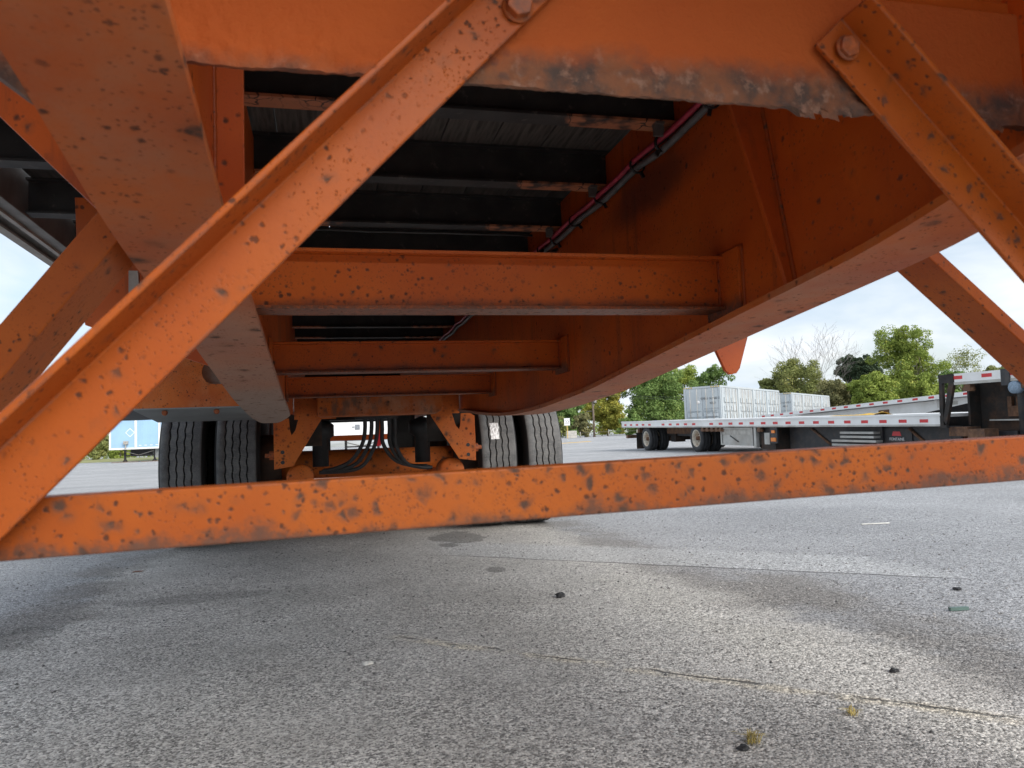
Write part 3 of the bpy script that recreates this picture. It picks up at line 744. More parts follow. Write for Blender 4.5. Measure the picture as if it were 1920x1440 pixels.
tyme = tyre_mesh()
rim = MB().lathe([(-.10, .285), (-.11, .295), (-.085, .27), (-.03, .25), (-.02, .20), (-.02, .09), (.03, .08), (.03, .0)], (0, 0, 0), 'X', 40)
rime = rim.mesh('rim', MAT['cream_rim'])
hubm = MB().lathe([(-.07, .0), (-.07, .075), (.07, .085), (.07, .0)], (0, 0, 0), 'X', 20).mesh('wheel', MAT['dark_steel'])
drum = MB().lathe([(-.1, .0), (-.1, .20), (.1, .20), (.1, .0)], (0, 0, 0), 'X', 28).mesh('brake_drum', MAT['rusty_black'])
wheels = {}
for ya in (5.38, 6.62):
    MB().tube([(-.62, ya, .475), (1.25, ya, .475)], .092, 22).build('axle', MAT['hanger'], T)
    for j, x in enumerate((-.815, -.503, 1.120, 1.432)):
        w = inst('wheel', hubm, T, (x, ya, RW+.002), world=True)
        outer = -1 if j < 2 else 1
        inst('tyre', tyme, w, rot=(random.uniform(0, 6), 0, 0))
        inst('rim', rime, w, rot=(0, 0, 0 if outer < 0 else math.pi))
        wheels[(ya, j)] = w
    for x in (-.36, .98): inst('brake_drum', drum, T, (x, ya, .487), world=True)
# foil sticker on the right inner tyre
w = wheels[(5.38, 2)]
st = MB()
def stf(u, v):
    a = R_(-1+(-v)*6+94); r = RW+.0035+.003*noise.noise((u*6, v*9, 1)); x = 1.070+.056*(u)+.004*noise.noise((v*5, 1, u))
    a = R_(14.0+13.5*v)+ .010*noise.noise((u*7, 3, 0))
    return (x, 5.38-r*math.cos(a), RW+r*math.sin(a))
st.grid(stf, 12, 22); st.build('sticker', MAT['foil'], w, 'crumpled silver sticker stuck to the tread')
# hoses
def catm(pts, k=8):
    out = []; P = [Vector(p) for p in pts]; P = [P[0]]+P+[P[-1]]
    for i in range(1, len(P)-2):
        for j in range(k):
            t = j/k; a, b, c, d = P[i-1:i+3]
            out.append(.5*((2*b)+(-a+c)*t+(2*a-5*b+4*c-d)*t*t+(-a+3*b-3*c+d)*t**3))
    out.append(P[-2]); return out
HX = [(.255, -1, .0), (.295, -1, .012), (.330, -1, .03), (.36, 1, .0), (.405, 1, .015), (.44, 1, .03)]
for x, s, dz in HX:
    e = (.01-dz) if s < 0 else (.66+dz)
    MB().tube(catm([(x, 4.80, .80), (x+.005, 4.84, .70), (x+.012*s, 4.9, .60-dz*.5), (x+s*.08, 4.95, .50-dz), (x+s*.18, 4.98, .455-dz*.6), (e, 5.02, .445-dz*.4)]), .0125, 8).build('air_hose', MAT['hose'], T)
hb = MB(); hb.box(.20, .46, 4.79, 4.83, .752, .775); hb.build('hose_bracket', MAT['dark_steel'], T)
# rear frame seen through the gap
MB().box(-.45, 1.1, 8.9, 8.96, .655, .715).build('rear_guard_bar', MAT['beam'], T)
for x in (-.40, .60, 1.0): MB().box(x, x+.05, 8.9, 8.96, .7151, 1.28).build('guard_post', MAT['beam'], T)
MB().box(.598, .652, 8.88, 8.899, .58, .72).build('tail_lamp', MAT['red_tape'], T)
for y in (7.2, 7.8): MB().box(XL+.01, XR-.01, y, y+.08, .83, .93).build('rear_cross_beam', MAT['dark_steel'], T)
MB().box(.50, .68, 5.75, 6.0, .50, .86).build('air_bag', MAT['black_rubber'], T, bevel=.03)
MB().box(-.06, .06, 5.75, 6.0, .50, .86).build('air_bag', MAT['black_rubber'], T, bevel=.03)
# orange front of the fender, left, with a round hole; grey plate below it
fd = MB()
import itertools
Zt, Zb = 1.20, .815; Xa, Xb = -1.02, -.20
slot = [(-.53+.062*math.cos(a), 1.0+.062*math.sin(a)) for a in np.linspace(math.pi*1.5, math.pi*.5, 13)]
# panel built round the slotted hole (two halves)
S = slot + [(-.40, 1.062), (-.40, .938)]
fd.prism([(Xa, 4.2, Zb)]+[(Xb, 4.2, Zb), (Xb, 4.2, .938), (-.40, 4.2, .938)]+[(x, 4.2, z) for x, z in slot[:7]]+[(Xa, 4.2, 1.0)], (0, .008, 0))
fd.prism([(Xa, 4.2, 1.0)]+[(x, 4.2, z) for x, z in slot[6:]]+[(-.40, 4.2, 1.062), (Xb, 4.2, 1.062), (Xb, 4.2, Zt), (Xa, 4.2, Zt)], (0, .008, 0))
fd.prism([(-.40, 4.2, .938), (Xb, 4.2, .938), (Xb, 4.2, 1.062), (-.40, 4.2, 1.062)], (0, .008, 0))
fp = fd.build('fender_panel', MAT['panel'], T)
MB().box(-.62, -.25, 4.30, 4.31, .90, 1.10).build('backing_plate', MAT['rail_lip'], fp)
gp = MB(); gp.prism([(Xa+.1, 4.195, .815), (Xb, 4.195, .815), (Xb, 4.82, .770), (Xa+.1, 4.82, .772)], (0, 0, .006)); gp.build('fender_plate', MAT['grey_plate'], T)
for x in (-.78, -.53): bolt(fp, (x, 4.26, .80), .013, .02)
fl = MB()
def flf(u, v): 
    a = u*1.2
    return (Xa+.1-.30*math.sin(a)*1.1+.02*v, 4.2+.55*v, .818-.015*u-.03*v+.03*(1-math.cos(a)))
fl.grid(flf, 12, 6); fl.build('mud_flap', MAT['black_rubber'], T)
# pointed hook plate below the right beam
hk = MB(); hk.prism([(.925, 1.70, .83), (1.045, 1.70, .86), (1.005, 1.70, .745), (.995, 1.70, .733), (.978, 1.70, .730), (.966, 1.70, .74)], (0, .012, 0))
hk.build('hook_plate', MAT['beam'], T, bevel=.001)

# ------------------------------------------------------------------ white step-deck trailer (parallel, to the right)
th = math.atan(.0225)
S = thing('step_deck_trailer', (9.25, 22, .10), 'white step-deck trailer with red and white tape along its rail', 'trailer', rot=Matrix.Rotation(th, 3, 'X'))
def sy(y): return y-22.0
SPLIT = ('floor_beam', 'side_rail', 'kingpin_frame', 'suspension_hanger', 'air_line_box', 'cross_sheet')
def SB(name, mat, boxes, parent=None, label=None, bevel=0):
    if name in SPLIT and len(boxes) > 1:
        for b in boxes: o = SB(name, mat, [b], parent, label, bevel)
        return o
    mb = MB()
    for b in boxes: mb.box(b[0], b[1], sy(min(b[2], b[3])), sy(max(b[2], b[3])), b[4], b[5])
    o = mb.build(name, mat, parent or S, label, bevel, local=True); return o
SB('lower_deck', MAT['white'], [(.03, 2.6, 9.95, 22.9, .845, .895)])
r1 = SB('side_rail', MAT['white'], [(0, .029, 9.93, 22.94, .735, .90), (-.02, -.0001, 9.93, 22.94, .87, .902)])
SB('side_rail', MAT['alum'], [(-.008, .02, 9.93, 22.94, .705, .7345)])
TXT = {}
def spaced_text(body, size, mat, name, parent, loc, rot, align='CENTER'):
    key = (body, size, mat.name)
    if key not in TXT:
        cu = bpy.data.curves.new(name, 'FONT'); cu.body = body; cu.size = size; cu.align_x = align; cu.extrude = .001; cu.resolution_u = 3
        q = bpy.data.objects.new('tmp_text', cu); COL.objects.link(q)
        dg = bpy.context.evaluated_depsgraph_get(); dg.update()
        me = bpy.data.meshes.new_from_object(q.evaluated_get(dg)); me.name = name; me.materials.clear(); me.materials.append(mat)
        COL.objects.unlink(q); bpy.data.objects.remove(q); bpy.data.curves.remove(cu); TXT[key] = me
    o = bpy.data.objects.new(name, TXT[key]); COL.objects.link(o); o.parent = parent; o.location = loc; o.rotation_euler = rot
    return o
rm = MB().box(-.003, -.0005, -.0875, .0875, -.026, .026).mesh('red_reflector', MAT['red_tape'])
for k in range(28):
    if k in (5, 11): continue
    y = 22.72-.4572*k
    inst('red_reflector', rm, S, (0, sy(y)-.09, .79))
SB('floor_beam', MAT['dark_steel'], [(.6, .75, 9.95, 22.8, .45, .84), (1.85, 2.0, 9.95, 22.8, .45, .84)])
SB('rear_bumper', MAT['rust'], [(.1, 2.5, 22.7, 22.85, .37, .47), (.5, .6, 22.7, 22.85, .4701, .84), (2.0, 2.1, 22.7, 22.85, .4701, .84)])
SB('mud_flap', MAT['rusty_black'], [(.05, .62, 21.9, 21.915, .06, .55)])
# wheels: white trailer
RT = .355
tm2 = MB().lathe([(-.10, .20), (-.125, .23), (-.13, .29), (-.115, .335), (-.09, RT), (-.05, RT), (-.047, RT-.012), (-.042, RT), (.042, RT), (.047, RT-.012), (.05, RT), (.09, RT), (.115, .335), (.13, .29), (.125, .23), (.10, .20)], (0, 0, 0), 'X', 48).mesh('tyre', MAT['tyre_far'])
rm2 = MB().lathe([(-.115, .215), (-.125, .225), (-.12, .20), (-.05, .185), (.02, .17), (.02, .10), (-.02, .09), (-.03, .0)], (0, 0, 0), 'X', 36).mesh('rim', MAT['cream_rim'])
hb2 = MB().lathe([(-.11, .0), (-.11, .05), (-.04, .06), (.1, .06), (.1, .0)], (0, 0, 0), 'X', 16).mesh('wheel', MAT['rust'])
nut = MB().lathe([(-.012, .0), (-.012, .012), (.01, .012)], (0, 0, 0), 'X', 6).mesh('wheel_nut', MAT['rust'])
for yc, zc in ((21.16, .372), (18.03, .425)):
    for x in (.16, .50, 2.05, 2.39):
        w = inst('wheel', hb2, S, (x, sy(yc), zc))
        inst('tyre', tm2, w); inst('rim', rm2, w, rot=(0, 0, 0 if x < 1 else math.pi))
        if x < .2:
            for k in range(8):
                a = k*math.pi/4; inst('wheel_nut', nut, w, (-.005, .13*math.cos(a), .13*math.sin(a)))
    mb = MB(); mb.tube([(.3, sy(yc), zc), (2.3, sy(yc), zc)], .07, 14); mb.build('axle', MAT['rusty_black'], S, local=True)
    SB('suspension_hanger', MAT['rusty_black'], [(.55, .85, yc-.9, yc-.6, .28, .70), (.62, .72, yc-.6, yc+.5, .30, .42)])
SB('under_frame', MAT['rust'], [(.45, .58, 18.6, 20.6, .52, .70)])
# ratchet winches under the rail
wn = MB(); wn.box(-.02, .06, -.06, .06, -.10, 0); wn.lathe([(-.09, .0), (-.09, .035), (.09, .035), (.09, 0)], (.02, 0, -.07), 'Y', 10); wme = wn.mesh('winch', MAT['rust'])
for y in (17.62, 17.38, 17.14, 16.92, 16.72, 15.05): inst('winch', wme, S, (.02, sy(y), .703))
# aluminium tool box
tbx = SB('tool_box', MAT['alum'], [(.06, .75, 15.42, 16.72, .31, .66)])
SB('box_frame', MAT['alum'], [(.035, .0598, 15.36, 16.78, .655, .69), (.035, .0598, 15.36, 16.78, .285, .315), (.035, .0598, 16.73, 16.78, .3151, .6549), (.035, .0598, 15.36, 15.41, .3151, .6549)], tbx)
SB('box_lid', MAT['rail_lip'], [(.045, .0597, 15.42, 16.72, .53, .645)], tbx)
MB().tube([(.05, sy(16.35), .50), (.045, sy(16.0), .37)], .012, 6).build('latch_bar', MAT['dark_steel'], tbx, local=True)
SB('upright', MAT['alum'], [(.02, .10, 15.20, 15.29, .25, .70)])
pn = SB('side_box', MAT['rusty_black'], [(.10, .70, 14.58, 15.12, .22, .70)])
SB('data_plate', MAT['alum'], [(.088, .0995, 14.78, 14.98, .33, .58)], pn)
lb = SB('lamp_bracket', MAT['dark_steel'], [(.03, .07, 14.40, 14.66, .36, .70)])
SB('marker_lamp', MAT['amber'], [(.012, .0299, 14.47, 14.59, .575, .635)], lb); SB('marker_lamp', MAT['amber'], [(.012, .0299, 14.44, 14.62, .40, .48)], lb)
SB('main_frame', MAT['dark_steel'], [(.32, .36, 9.9, 14.38, .22, .70)])
for ya, yb in ((13.6, 13.0), (10.95, 10.5)):
    MB().tube([(.30, sy(ya), .66), (.30, sy(yb), .34)], .025, 6).build('strut', MAT['rust'], S, local=True)
rk = MB()
rack = SB('rack', MAT['dark_steel'], [(.26, .30, 11.55, 12.75, .25, .70)])
for k in range(5):
    a, b = (12.75, 11.55) if k < 3 else (12.5, 11.6)
    SB('rail_bar', MAT['alum'], [(.12, .2598, b, a, .27+.075*k, .31+.075*k)], rack)
SB('plate_sign', MAT['dark_steel'], [(.30, .3198, 10.9, 11.6, .25, .66)])
spaced_text('FONTAINE', .072, MAT['white_tape'], 'lettering', S, (.298, sy(11.25), .455), (math.pi/2, 0, -math.pi/2))
em = MB(); em.prism([(.299, sy(11.36), .535), (.299, sy(11.14), .535), (.299, sy(11.17), .61), (.299, sy(11.33), .61)], (-.004, 0, 0)); em.build('emblem', MAT['red_tape'], S, local=True)
SB('step_plate', MAT['alum'], [(.0, .35, 9.95, 10.6, .26, .275), (.0, .35, 9.95, 9.97, .2751, .42), (-.05, .0, 10.2, 10.4, .24, .26)])
# riser with slotted bracket
rs = MB()
def rpoly(pts): return [(-.01, sy(y), z) for y, z in pts]
rs.prism(rpoly([(9.93, 1.49), (9.64, 1.49), (9.64, 1.36), (9.93, 1.36)]), (.05, 0, 0))
rs.prism(rpoly([(9.93, 1.36), (9.865, 1.36), (9.88, .72), (9.95, .72)]), (.05, 0, 0))
rs.prism(rpoly([(9.74, 1.36), (9.64, 1.36), (9.83, .72), (9.88, .80)]), (.05, 0, 0))
rs.prism(rpoly([(9.95, .72), (9.83, .72), (9.82, .68), (9.97, .68)]), (.05, 0, 0))
rs.build('riser_bracket', MAT['rusty_black'], S, local=True)
SB('riser_wall', MAT['rusty_black'], [(.36, 2.5, 9.74, 9.78, .70, 1.40)])
SB('upper_deck', MAT['alum'], [(.03, 2.6, 5.6, 9.62, 1.43, 1.48)])
ur = SB('side_rail', MAT['white'], [(0, .029, 5.6, 9.635, 1.365, 1.492)]); SB('side_rail', MAT['alum'], [(-.01, .02, 5.6, 9.635, 1.325, 1.3645)])
for k, y in enumerate((9.55, 9.05, 8.62, 8.2, 7.75, 7.3)):
    inst('red_reflector', rm, S, (0, sy(y) - (0 if k else -.02), 1.432))
SB('kingpin_frame', MAT['rusty_black'], [(.55, .62, 5.6, 9.73, .62, 1.42), (1.9, 1.97, 5.6, 9.73, .62, 1.42)])
SB('cross_sheet', MAT['dark_steel'], [(.62, 1.9, 8.2, 8.23, .40, 1.42), (.40, .548, 8.98, 9.5, .5, .62)])
for y in (9.42, 8.45): inst('winch', wme, S, (.03, sy(y), 1.322), )
kp = SB('slotted_plate', MAT['rust'], [(.50, .5498, 8.99, 9.06, .83, 1.12), (.50, .5498, 9.14, 9.21, .83, 1.12), (.50, .5498, 9.0601, 9.1399, .83, .98)], label='light brown plate with a keyhole slot')
lgs = MB(); lgs.tube([(.45, sy(8.86), 1.40), (.45, sy(8.90), 1.05), (.45, sy(8.90), .3)], [.10, .07, .06], 10); lgs.build('landing_leg', MAT['dark_steel'], S, local=True)
SB('cross_bar', MAT['alum'], [(.46, .50, 8.9, 9.5, .77, .79)])
SB('air_line_box', MAT['rust'], [(.10, .34, 9.55, 9.9, .55, .69), (.05, .30, 9.2, 9.5, .42, .66)])
MB().lathe([(-.05, .0), (-.05, .085), (.05, .085), (.05, 0)], (.02, sy(8.60), 1.235), 'X', 20).build('strap_roll', MAT['strap_blue'], S, local=True)
SB('strap_buckle', MAT['dark_steel'], [(-.02, .0, 8.66, 8.80, 1.27, 1.50)])
# cloth strap lying on the deck
ys_ = MB()
def ysf(u, v):
    y = 12.35+1.2*u; return (9.95+.35*v, y, .0)
W_S = wm(S)
def ysf(u, v):
    p = W_S @ Vector((.75+.45*v+.1*noise.noise((u*4, v, 0)), sy(12.35+1.3*u), .897+(.075*max(0, 1-u*1.6)+.02)*(.5+.5*noise.noise((u*9, v*4, 3)))*math.sin(math.pi*min(1, max(0.02, v)))))
    return p
ys_.grid(ysf, 26, 8)
tag(ys_.build('strap', MAT['yellow']), 'crumpled yellow strap lying on the white lower deck', 'strap')

# ------------------------------------------------------------------ second white flatbed behind it
th2 = math.atan(-.0235)
F2 = thing('flatbed_trailer', (14.5, 19, .12), 'white flatbed with a deep aluminium beam, nose up, behind the step-deck trailer', 'trailer', rot=Matrix.Rotation(th2, 3, 'X'))
def FB(name, mat, boxes, parent=None):
    mb = MB()
    for b in boxes: mb.box(b[0], b[1], b[2]-19, b[3]-19, b[4], b[5])
    return mb.build(name, mat, parent or F2, local=True)
FB('deck', MAT['white'], [(.03, 2.55, 11.0, 23.4, 1.02, 1.06)])
FB('side_rail', MAT['white'], [(0, .029, 11.0, 23.5, .955, 1.065)])
for k in range(22): inst('red_reflector', rm, F2, (0, 23.2-.53*k-19, 1.015))
wb = MB()
for xq in (.25,):
    wb.prism([(xq, 23.3-19, .93), (xq, 23.3-19, .86), (xq, 19.5-19, .80), (xq, 17.0-19, .66), (xq, 16.4-19, .655), (xq, 15.0-19, .80), (xq, 11-19, .80), (xq, 11-19, .95), ], (.02, 0, 0))
wb.build('main_beam', MAT['white'], F2, local=True)
FB('end_sign', MAT['rust'], [(.24, .2498, 17.55, 17.95, .72, .84)]); FB('data_plate', MAT['alum'], [(.24, .2498, 15.25, 15.7, .80, .88)])
FB('frame_rib', MAT['white'], [(.22, .2498, 15.85, 15.95, .76, .95)])
FB('under_frame', MAT['dark_steel'], [(.9, 1.7, 11, 23, .5, .9)])
for yc in (21.8, 20.5):
    for x in (.3, 2.2):
        w = inst('wheel', hb2, F2, (x, yc-19, .36+.02*(yc-19))); inst('tyre', tm2, w); inst('rim', rm2, w)

# ------------------------------------------------------------------ shipping containers
def container(loc, heading, ht, label, txt, z0):
    R3 = Matrix.Rotation(-heading, 3, 'Z')      # local +Y runs along the long side
    c = thing('shipping_container', (loc[0], loc[1], z0), label, 'container', 'pale grey shipping containers behind the flatbeds', rot=R3)
    W_, Ln = 2.44, 12.19
    def CB(name, mat, bx, parent=None, bevel=0):
        if len(bx) > 1:
            for q in bx: CB(name, mat, [q], parent, bevel)
            return
        mb = MB()
        for q in bx: mb.box(*q)
        return mb.build(name, mat, parent or c, local=True, bevel=bevel)
    # origin at the near right corner post; x runs from -W to 0
    CB('shell', MAT['container'], [(-W_+.06, -.06, .06, Ln-.06, .12, ht-.05)])
    fr = []
    for x in (-W_, -.14):
        for y in (0, Ln-.14): fr.append((x, x+.14, y, y+.14, .12, ht-.12))
    CB('corner_post', MAT['container'], fr)
    CB('top_rail', MAT['container'], [(-W_, 0, 0, .14, ht-.12, ht), (-W_, -W_+.1, .14, Ln, ht-.12, ht), (-.1, 0, .14, Ln, ht-.12, ht), (-W_, 0, Ln-.14, Ln, ht-.1201, ht-.001)])
    CB('bottom_rail', MAT['container'], [(-W_, 0, 0, .14, 0, .12), (-.1, 0, .14, Ln, 0, .12), (-W_, -W_+.1, .14, Ln, 0, .12)])
    # end doors
    for k in range(2):
        xa = -W_+.16+k*1.07; d = CB('door', MAT['container'], [(xa, xa+1.05, .01, .055, .16, ht-.15)], bevel=.004)
        for z0_, z1_ in ((.25, .52), (.62, .88), (.98, 1.24), (1.34, 1.62) if False else (1.34, 1.36)):
            CB('door_rib', MAT['container'], [(xa+.08, xa+.97, -.05, .0098, z0_, z1_)], d, .004)
        for xr in (.28, .74):
            mb = MB(); mb.tube([(xa+xr, -.075, .18), (xa+xr, -.075, ht-.16)], .024, 8); mb.build('lock_rod', MAT['alum'], d, local=True)
    for k in range(1):
        spaced_text(txt[0], .19, MAT['ink'], 'lettering', c, (-.68, -.028, ht-.85), (math.pi/2, 0, 0)); spaced_text(txt[1], .19, MAT['ink'], 'lettering', c, (-.52, -.028, ht-1.14), (math.pi/2, 0, 0))
    for i, z in enumerate((1.42, 1.16, .90, .64)):
        spaced_text('MAX WT' if i % 2 == 0 else 'TARE', .12, MAT['ink_grey'], 'lettering', c, (-.85, -.054, z), (math.pi/2, 0, 0)); spaced_text('30480 KG' if i % 2 == 0 else '5250 KG', .12, MAT['ink_grey'], 'lettering', c, (-.38, -.054, z), (math.pi/2, 0, 0))
    mb = MB().lathe([(0, .0), (0, .11), (.006, .11)], (-W_+.95, -.004, ht-1.0), 'Y', 18); mb.build('seal_disc', MAT['white_tape'], c, local=True)
    # four side doors with ribs and rods
    for k in range(4):
        ya = .20+k*2.98
        for q in range(2):
            yb = ya+.28+q*1.22
            d = CB('side_door', MAT['container'], [(-.055, -.012, yb, yb+1.18, .16, ht-.15)])
            for z0_, z1_ in ((.30, .62), (.80, 1.12), (1.30, 1.62), (1.85, 2.15)):
                CB('door_rib', MAT['container'], [(-.0118, .055, yb+.08, yb+1.08, z0_, z1_)], d, .004)
            for yr in (.30, .85):
                mb = MB(); mb.tube([(.08, yb+yr, .18), (.08, yb+yr, ht-.16)], .024, 8); mb.build('lock_rod', MAT['alum'], d, local=True)
        CB('door_post', MAT['container'], [(-.06, .01, ya, ya+.26, .13, ht-.13)])
    # hazard band pieces at the top corners
    hz = []
    for k in range(4): hz += [(-W_+.02+k*.16, -W_+.10+k*.16, -.006, -.0005, ht-.10, ht-.02), (-.62+k*.16, -.54+k*.16, -.006, -.0005, ht-.10, ht-.02)]
    CB('hazard_band', MAT['hazard'], hz)
    CB('support_block', MAT['wood'], [(-W_+.1, -W_+.5, .2, .6, -z0, -.0005), (-.5, -.1, .2, .6, -z0, -.0005), (-.5, -.1, Ln-.6, Ln-.2, -z0, -.0005), (-W_+.1, -W_+.5, Ln-.6, Ln-.2, -z0, -.0005)])
    return c
x1, y1 = spot(1350, 48); t1 = zat(1350, 722, 48)
hd = math.radians(49.7)
container((x1, y1), hd, 2.9, 'pale grey container with its doors facing us, nearer of the two', ('CPBU 163582 2', '45G1'), t1-2.9)
x2, y2 = spot(1483, 62); t2 = zat(1483, 736, 62)
container((x2, y2), hd, 2.9, 'pale grey container farther back, partly hidden by the nearer one', ('CPBU 163570 1', '45G1'), t2-2.9)

# ------------------------------------------------------------------ blue trailer on the left, white one seen through the axle gap
def box_trailer(name, px, d, heading, body, label, ht, zb, half, lg, ln=9.0, gl=0.0):
    x, y = spot(px, d); R3 = Matrix.Rotation(heading, 3, 'Z')
    t = thing(name, (x, y, gl), label, 'trailer', rot=R3)
    def B(nm, mat, bx, parent=None):
        if len(bx) > 1:
            for q in bx: B(nm, mat, [q], parent)
            return
        mb = MB()
        for q in bx: mb.box(*q)
        return mb.build(nm, mat, parent or t, local=True)
    B('body', body, [(-half, half, 0, ln, zb+.14, ht)])
    B('base_rail', MAT['white'], [(-half-.02, half+.02, -.02, ln, zb, zb+.1399)])
    B('corner_post', MAT['white'], [(-half-.01, -half+.12, -.03, .1, zb+.1401, ht), (half-.12, half+.01, -.03, .1, zb+.1401, ht)])
    for s_ in lg:
        l_ = B('landing_leg', MAT['dark_steel'], [(s_-.07, s_+.07, .9, 1.04, .12, zb-.001)])
        mb = MB(); mb.prism([(s_-.18, .85, .05), (s_+.18, .85, .05), (s_+.08, .85, .2), (s_-.08, .85, .2)], (0, .25, 0)); mb.build('foot_pad', MAT['dark_steel'], l_, local=True)
    B('leg_bar', MAT['dark_steel'], [(lg[0]+.07, lg[1]-.07, .95, 1.0, .50, .58)])
    for a, b_ in ((0, 1), (1, 0)):
        mb = MB(); mb.tube([(lg[a]+(.07 if a == 0 else -.07), .90, zb-.15), (.0, .90, .55)], .03, 6); mb.build('leg_brace', MAT['alum'], t, local=True)
    return t, B
bt, B = box_trailer('box_trailer', 250, 61, R_(-6), MAT['blue'], 'pale blue box trailer standing on landing legs left of the tyres', 4.0, 1.02, 1.9, (-1.05, 1.20), 12, gl=gz(*spot(250, 61)))
for k in range(14): B('side_rib', MAT['blue'], [(.25+k*.12, .28+k*.12, -.012, -.0005, 1.25, 3.9)])
B('post', MAT['white'], [(.0, .17, -.05, -.0131, 1.161, 4.0)])
B('tank', MAT['black_rubber'], [(-.75, .95, 1.3, 2.2, .45, 1.0)])
B('lamp', MAT['rail_lip'], [(-.78, -.46, -.25, -.051, 1.42, 1.68), (-.66, -.60, -.2, -.1, 1.0, 1.4199)])
B('side_skirt', MAT['grey_plate'], [(1.35, 1.9, .6, .65, .3, 1.0)])
for k in range(4): B('marker', MAT['white_tape'], [(.30+k*.42, .50+k*.42, -.02, -.0125, 1.28, 1.34)])
em = MB(); em.prism([(-.35+.36*math.cos(a), -.006, 2.35+.36*math.sin(a)) for a in (0, math.pi/2, math.pi, math.pi*1.5)], (0, .0055, 0)); B2 = em.build('emblem', MAT['white_tape'], bt, local=True)
em = MB(); em.prism([(-.35+.29*math.cos(a), -.0125, 2.35+.29*math.sin(a)) for a in (0, math.pi/2, math.pi, math.pi*1.5)], (0, .006, 0)); em.build('emblem', MAT['blue'], bt, local=True)
Wb = wm(bt)
for s_, lb_ in ((-1.05, 'old brown plank under the left foot of the blue trailer'), (1.20, 'old brown plank under the right foot of the blue trailer')):
    mb = MB(); mb.box(-1.0, 1.0, -.15, .15, .0, .05)
    o = mb.build('plank', MAT['wood'], None, local=True); p = Wb @ Vector((s_, .97, 0)); o.location = (p.x, p.y, p.z); o.rotation_euler = (0, 0, R_(-6))
    tag(o, lb_, 'plank', 'planks under the blue trailer')
wt, B = box_trailer('box_trailer', 672, 46, R_(-8), MAT['white_tape'], 'white box trailer far behind, glimpsed between the axle hoses', 3.6, .95, 1.9, (-.95, 1.0), 10, gl=gz(*spot(672, 46)))
B('label_plate', MAT['ink_grey'], [(-.28, .0, -.03, -.0125, 1.55, 1.85), (-.45, -.32, -.03, -.0125, 1.68, 1.74)])

# ------------------------------------------------------------------ sign, block, pole
x, y = spot(1060, 92); z = gz(x, y)
sg = thing('lot_sign', (x, y, z), 'small white sign reading 22 on a yellow post', 'sign', rot=Matrix.Rotation(R_(-14), 3, 'Z'))
MB().box(-.045, .045, -.045, .045, 0, 2.2).build('post', MAT['post_yellow'], sg, local=True)
MB().box(-.34, .34, -.075, -.046, 1.55, 2.42).build('board', MAT['white_tape'], sg, local=True, bevel=.01)
spaced_text('22', .50, MAT['ink'], 'lettering', sg, (0, -.078, 1.80), (math.pi/2, 0, 0))
x, y = spot(1066, 93.5); z = gz(x, y)
cbk = MB()
for i in range(3):
    cbk.box(-.55+i*.02, .72, -.35, .35, .3*i+.001*i, .3*i+.3)
o = cbk.build('concrete_block', MAT['concrete'], None, local=True, bevel=.05); o.location = (x, y, z); o.rotation_euler = (0, 0, R_(-14))
tag(o, 'pale concrete block at the foot of the sign numbered 22', 'block')
x, y = spot(1110, 100); z = gz(x, y); zt = zat(1110, 738, 100)
up_ = thing('utility_pole', (x, y, z), 'brown wooden utility pole in front of the yellow-green tree', 'pole', rot=Matrix.Rotation(R_(-14), 3, 'Z'))
MB().tube([(0, 0, 0), (0, 0, zt-z)], [.16, .11], 10).build('shaft', MAT['pole'], up_, local=True)
MB().box(-1.0, .8, -.17, -.105, zt-z-.45, zt-z-.30).build('crossarm', MAT['pole'], up_, local=True)
for q in (-.85, -.45, .35, .65): MB().lathe([(0, .05), (.12, .09), (.22, .05)], (q, -.14, zt-z-.30), 'Z', 8).build('insulator', MAT['white_tape'], up_, local=True)
MB().lathe([(0, .0), (0, .2), (.75, .2), (.75, 0)], (.28, -.2, zt-z-1.25), 'Z', 12).build('transformer', MAT['rail_lip'], up_, local=True)
MB().box(-.9, -.12, -.08, -.02, 3.3, 3.42).build('bracket_arm', MAT['dark_steel'], up_, local=True)
for k, q in enumerate((-.85, .65)):
    a = Vector((x+q*math.cos(R_(14)), y-q*math.sin(R_(14)), zt-.1)); b_ = Vector((*spot(1560, 150), zat(1560, 712-10*k, 150)))
    pts = [a.lerp(b_, i/20)+Vector((0, 0, -2.0*math.sin(math.pi*i/20))) for i in range(21)]
    MB().tube(pts, .014, 4).build('power_line', MAT['ink'], up_)
# cable fence along the lot edge
fn = thing('cable_fence', (*spot(1130, 97), gz(*spot(1130, 97))), 'low cable fence with thin pale posts along the lot edge', 'fence')
pm = MB().tube([(0, 0, 0), (0, 0, .75)], .045, 6).mesh('post', MAT['rail_lip'])
fp_ = []
for k, p in enumerate((1040, 1084, 1137, 1190, 1245, 1300, 1360, 1430, 1500, 1580, 1660, 1750, 1850)):
    q = spot(p, 97); inst('post', pm, fn, (q[0], q[1], gz(*q)), world=True); fp_.append(Vector((q[0], q[1], gz(*q)+.62)))
mb = MB()
for a, b_ in zip(fp_, fp_[1:]): mb.tube([a, b_], .02, 4)
mb.build('cable', MAT['clip'], fn)
# blue tarpaulin heap behind the flatbed
x, y = spot(1236, 40); z = zat(1236, 797, 40)
bt2 = MB()
bt2.grid(lambda u, v: (x+(u-.5)*1.1, y+(v-.5)*1.0, gz(x, y)+(z+.22-gz(x, y))*min(1, 3*math.sin(math.pi*u)**.5)*min(1, 2.2*math.sin(math.pi*v)**.6)+.04*noise.noise((u*5, v*5, 0))), 16, 10)
tag(bt2.build('tarpaulin', MAT['blue_dark']), 'dark blue tarpaulin over a load behind the white rail', 'tarpaulin')

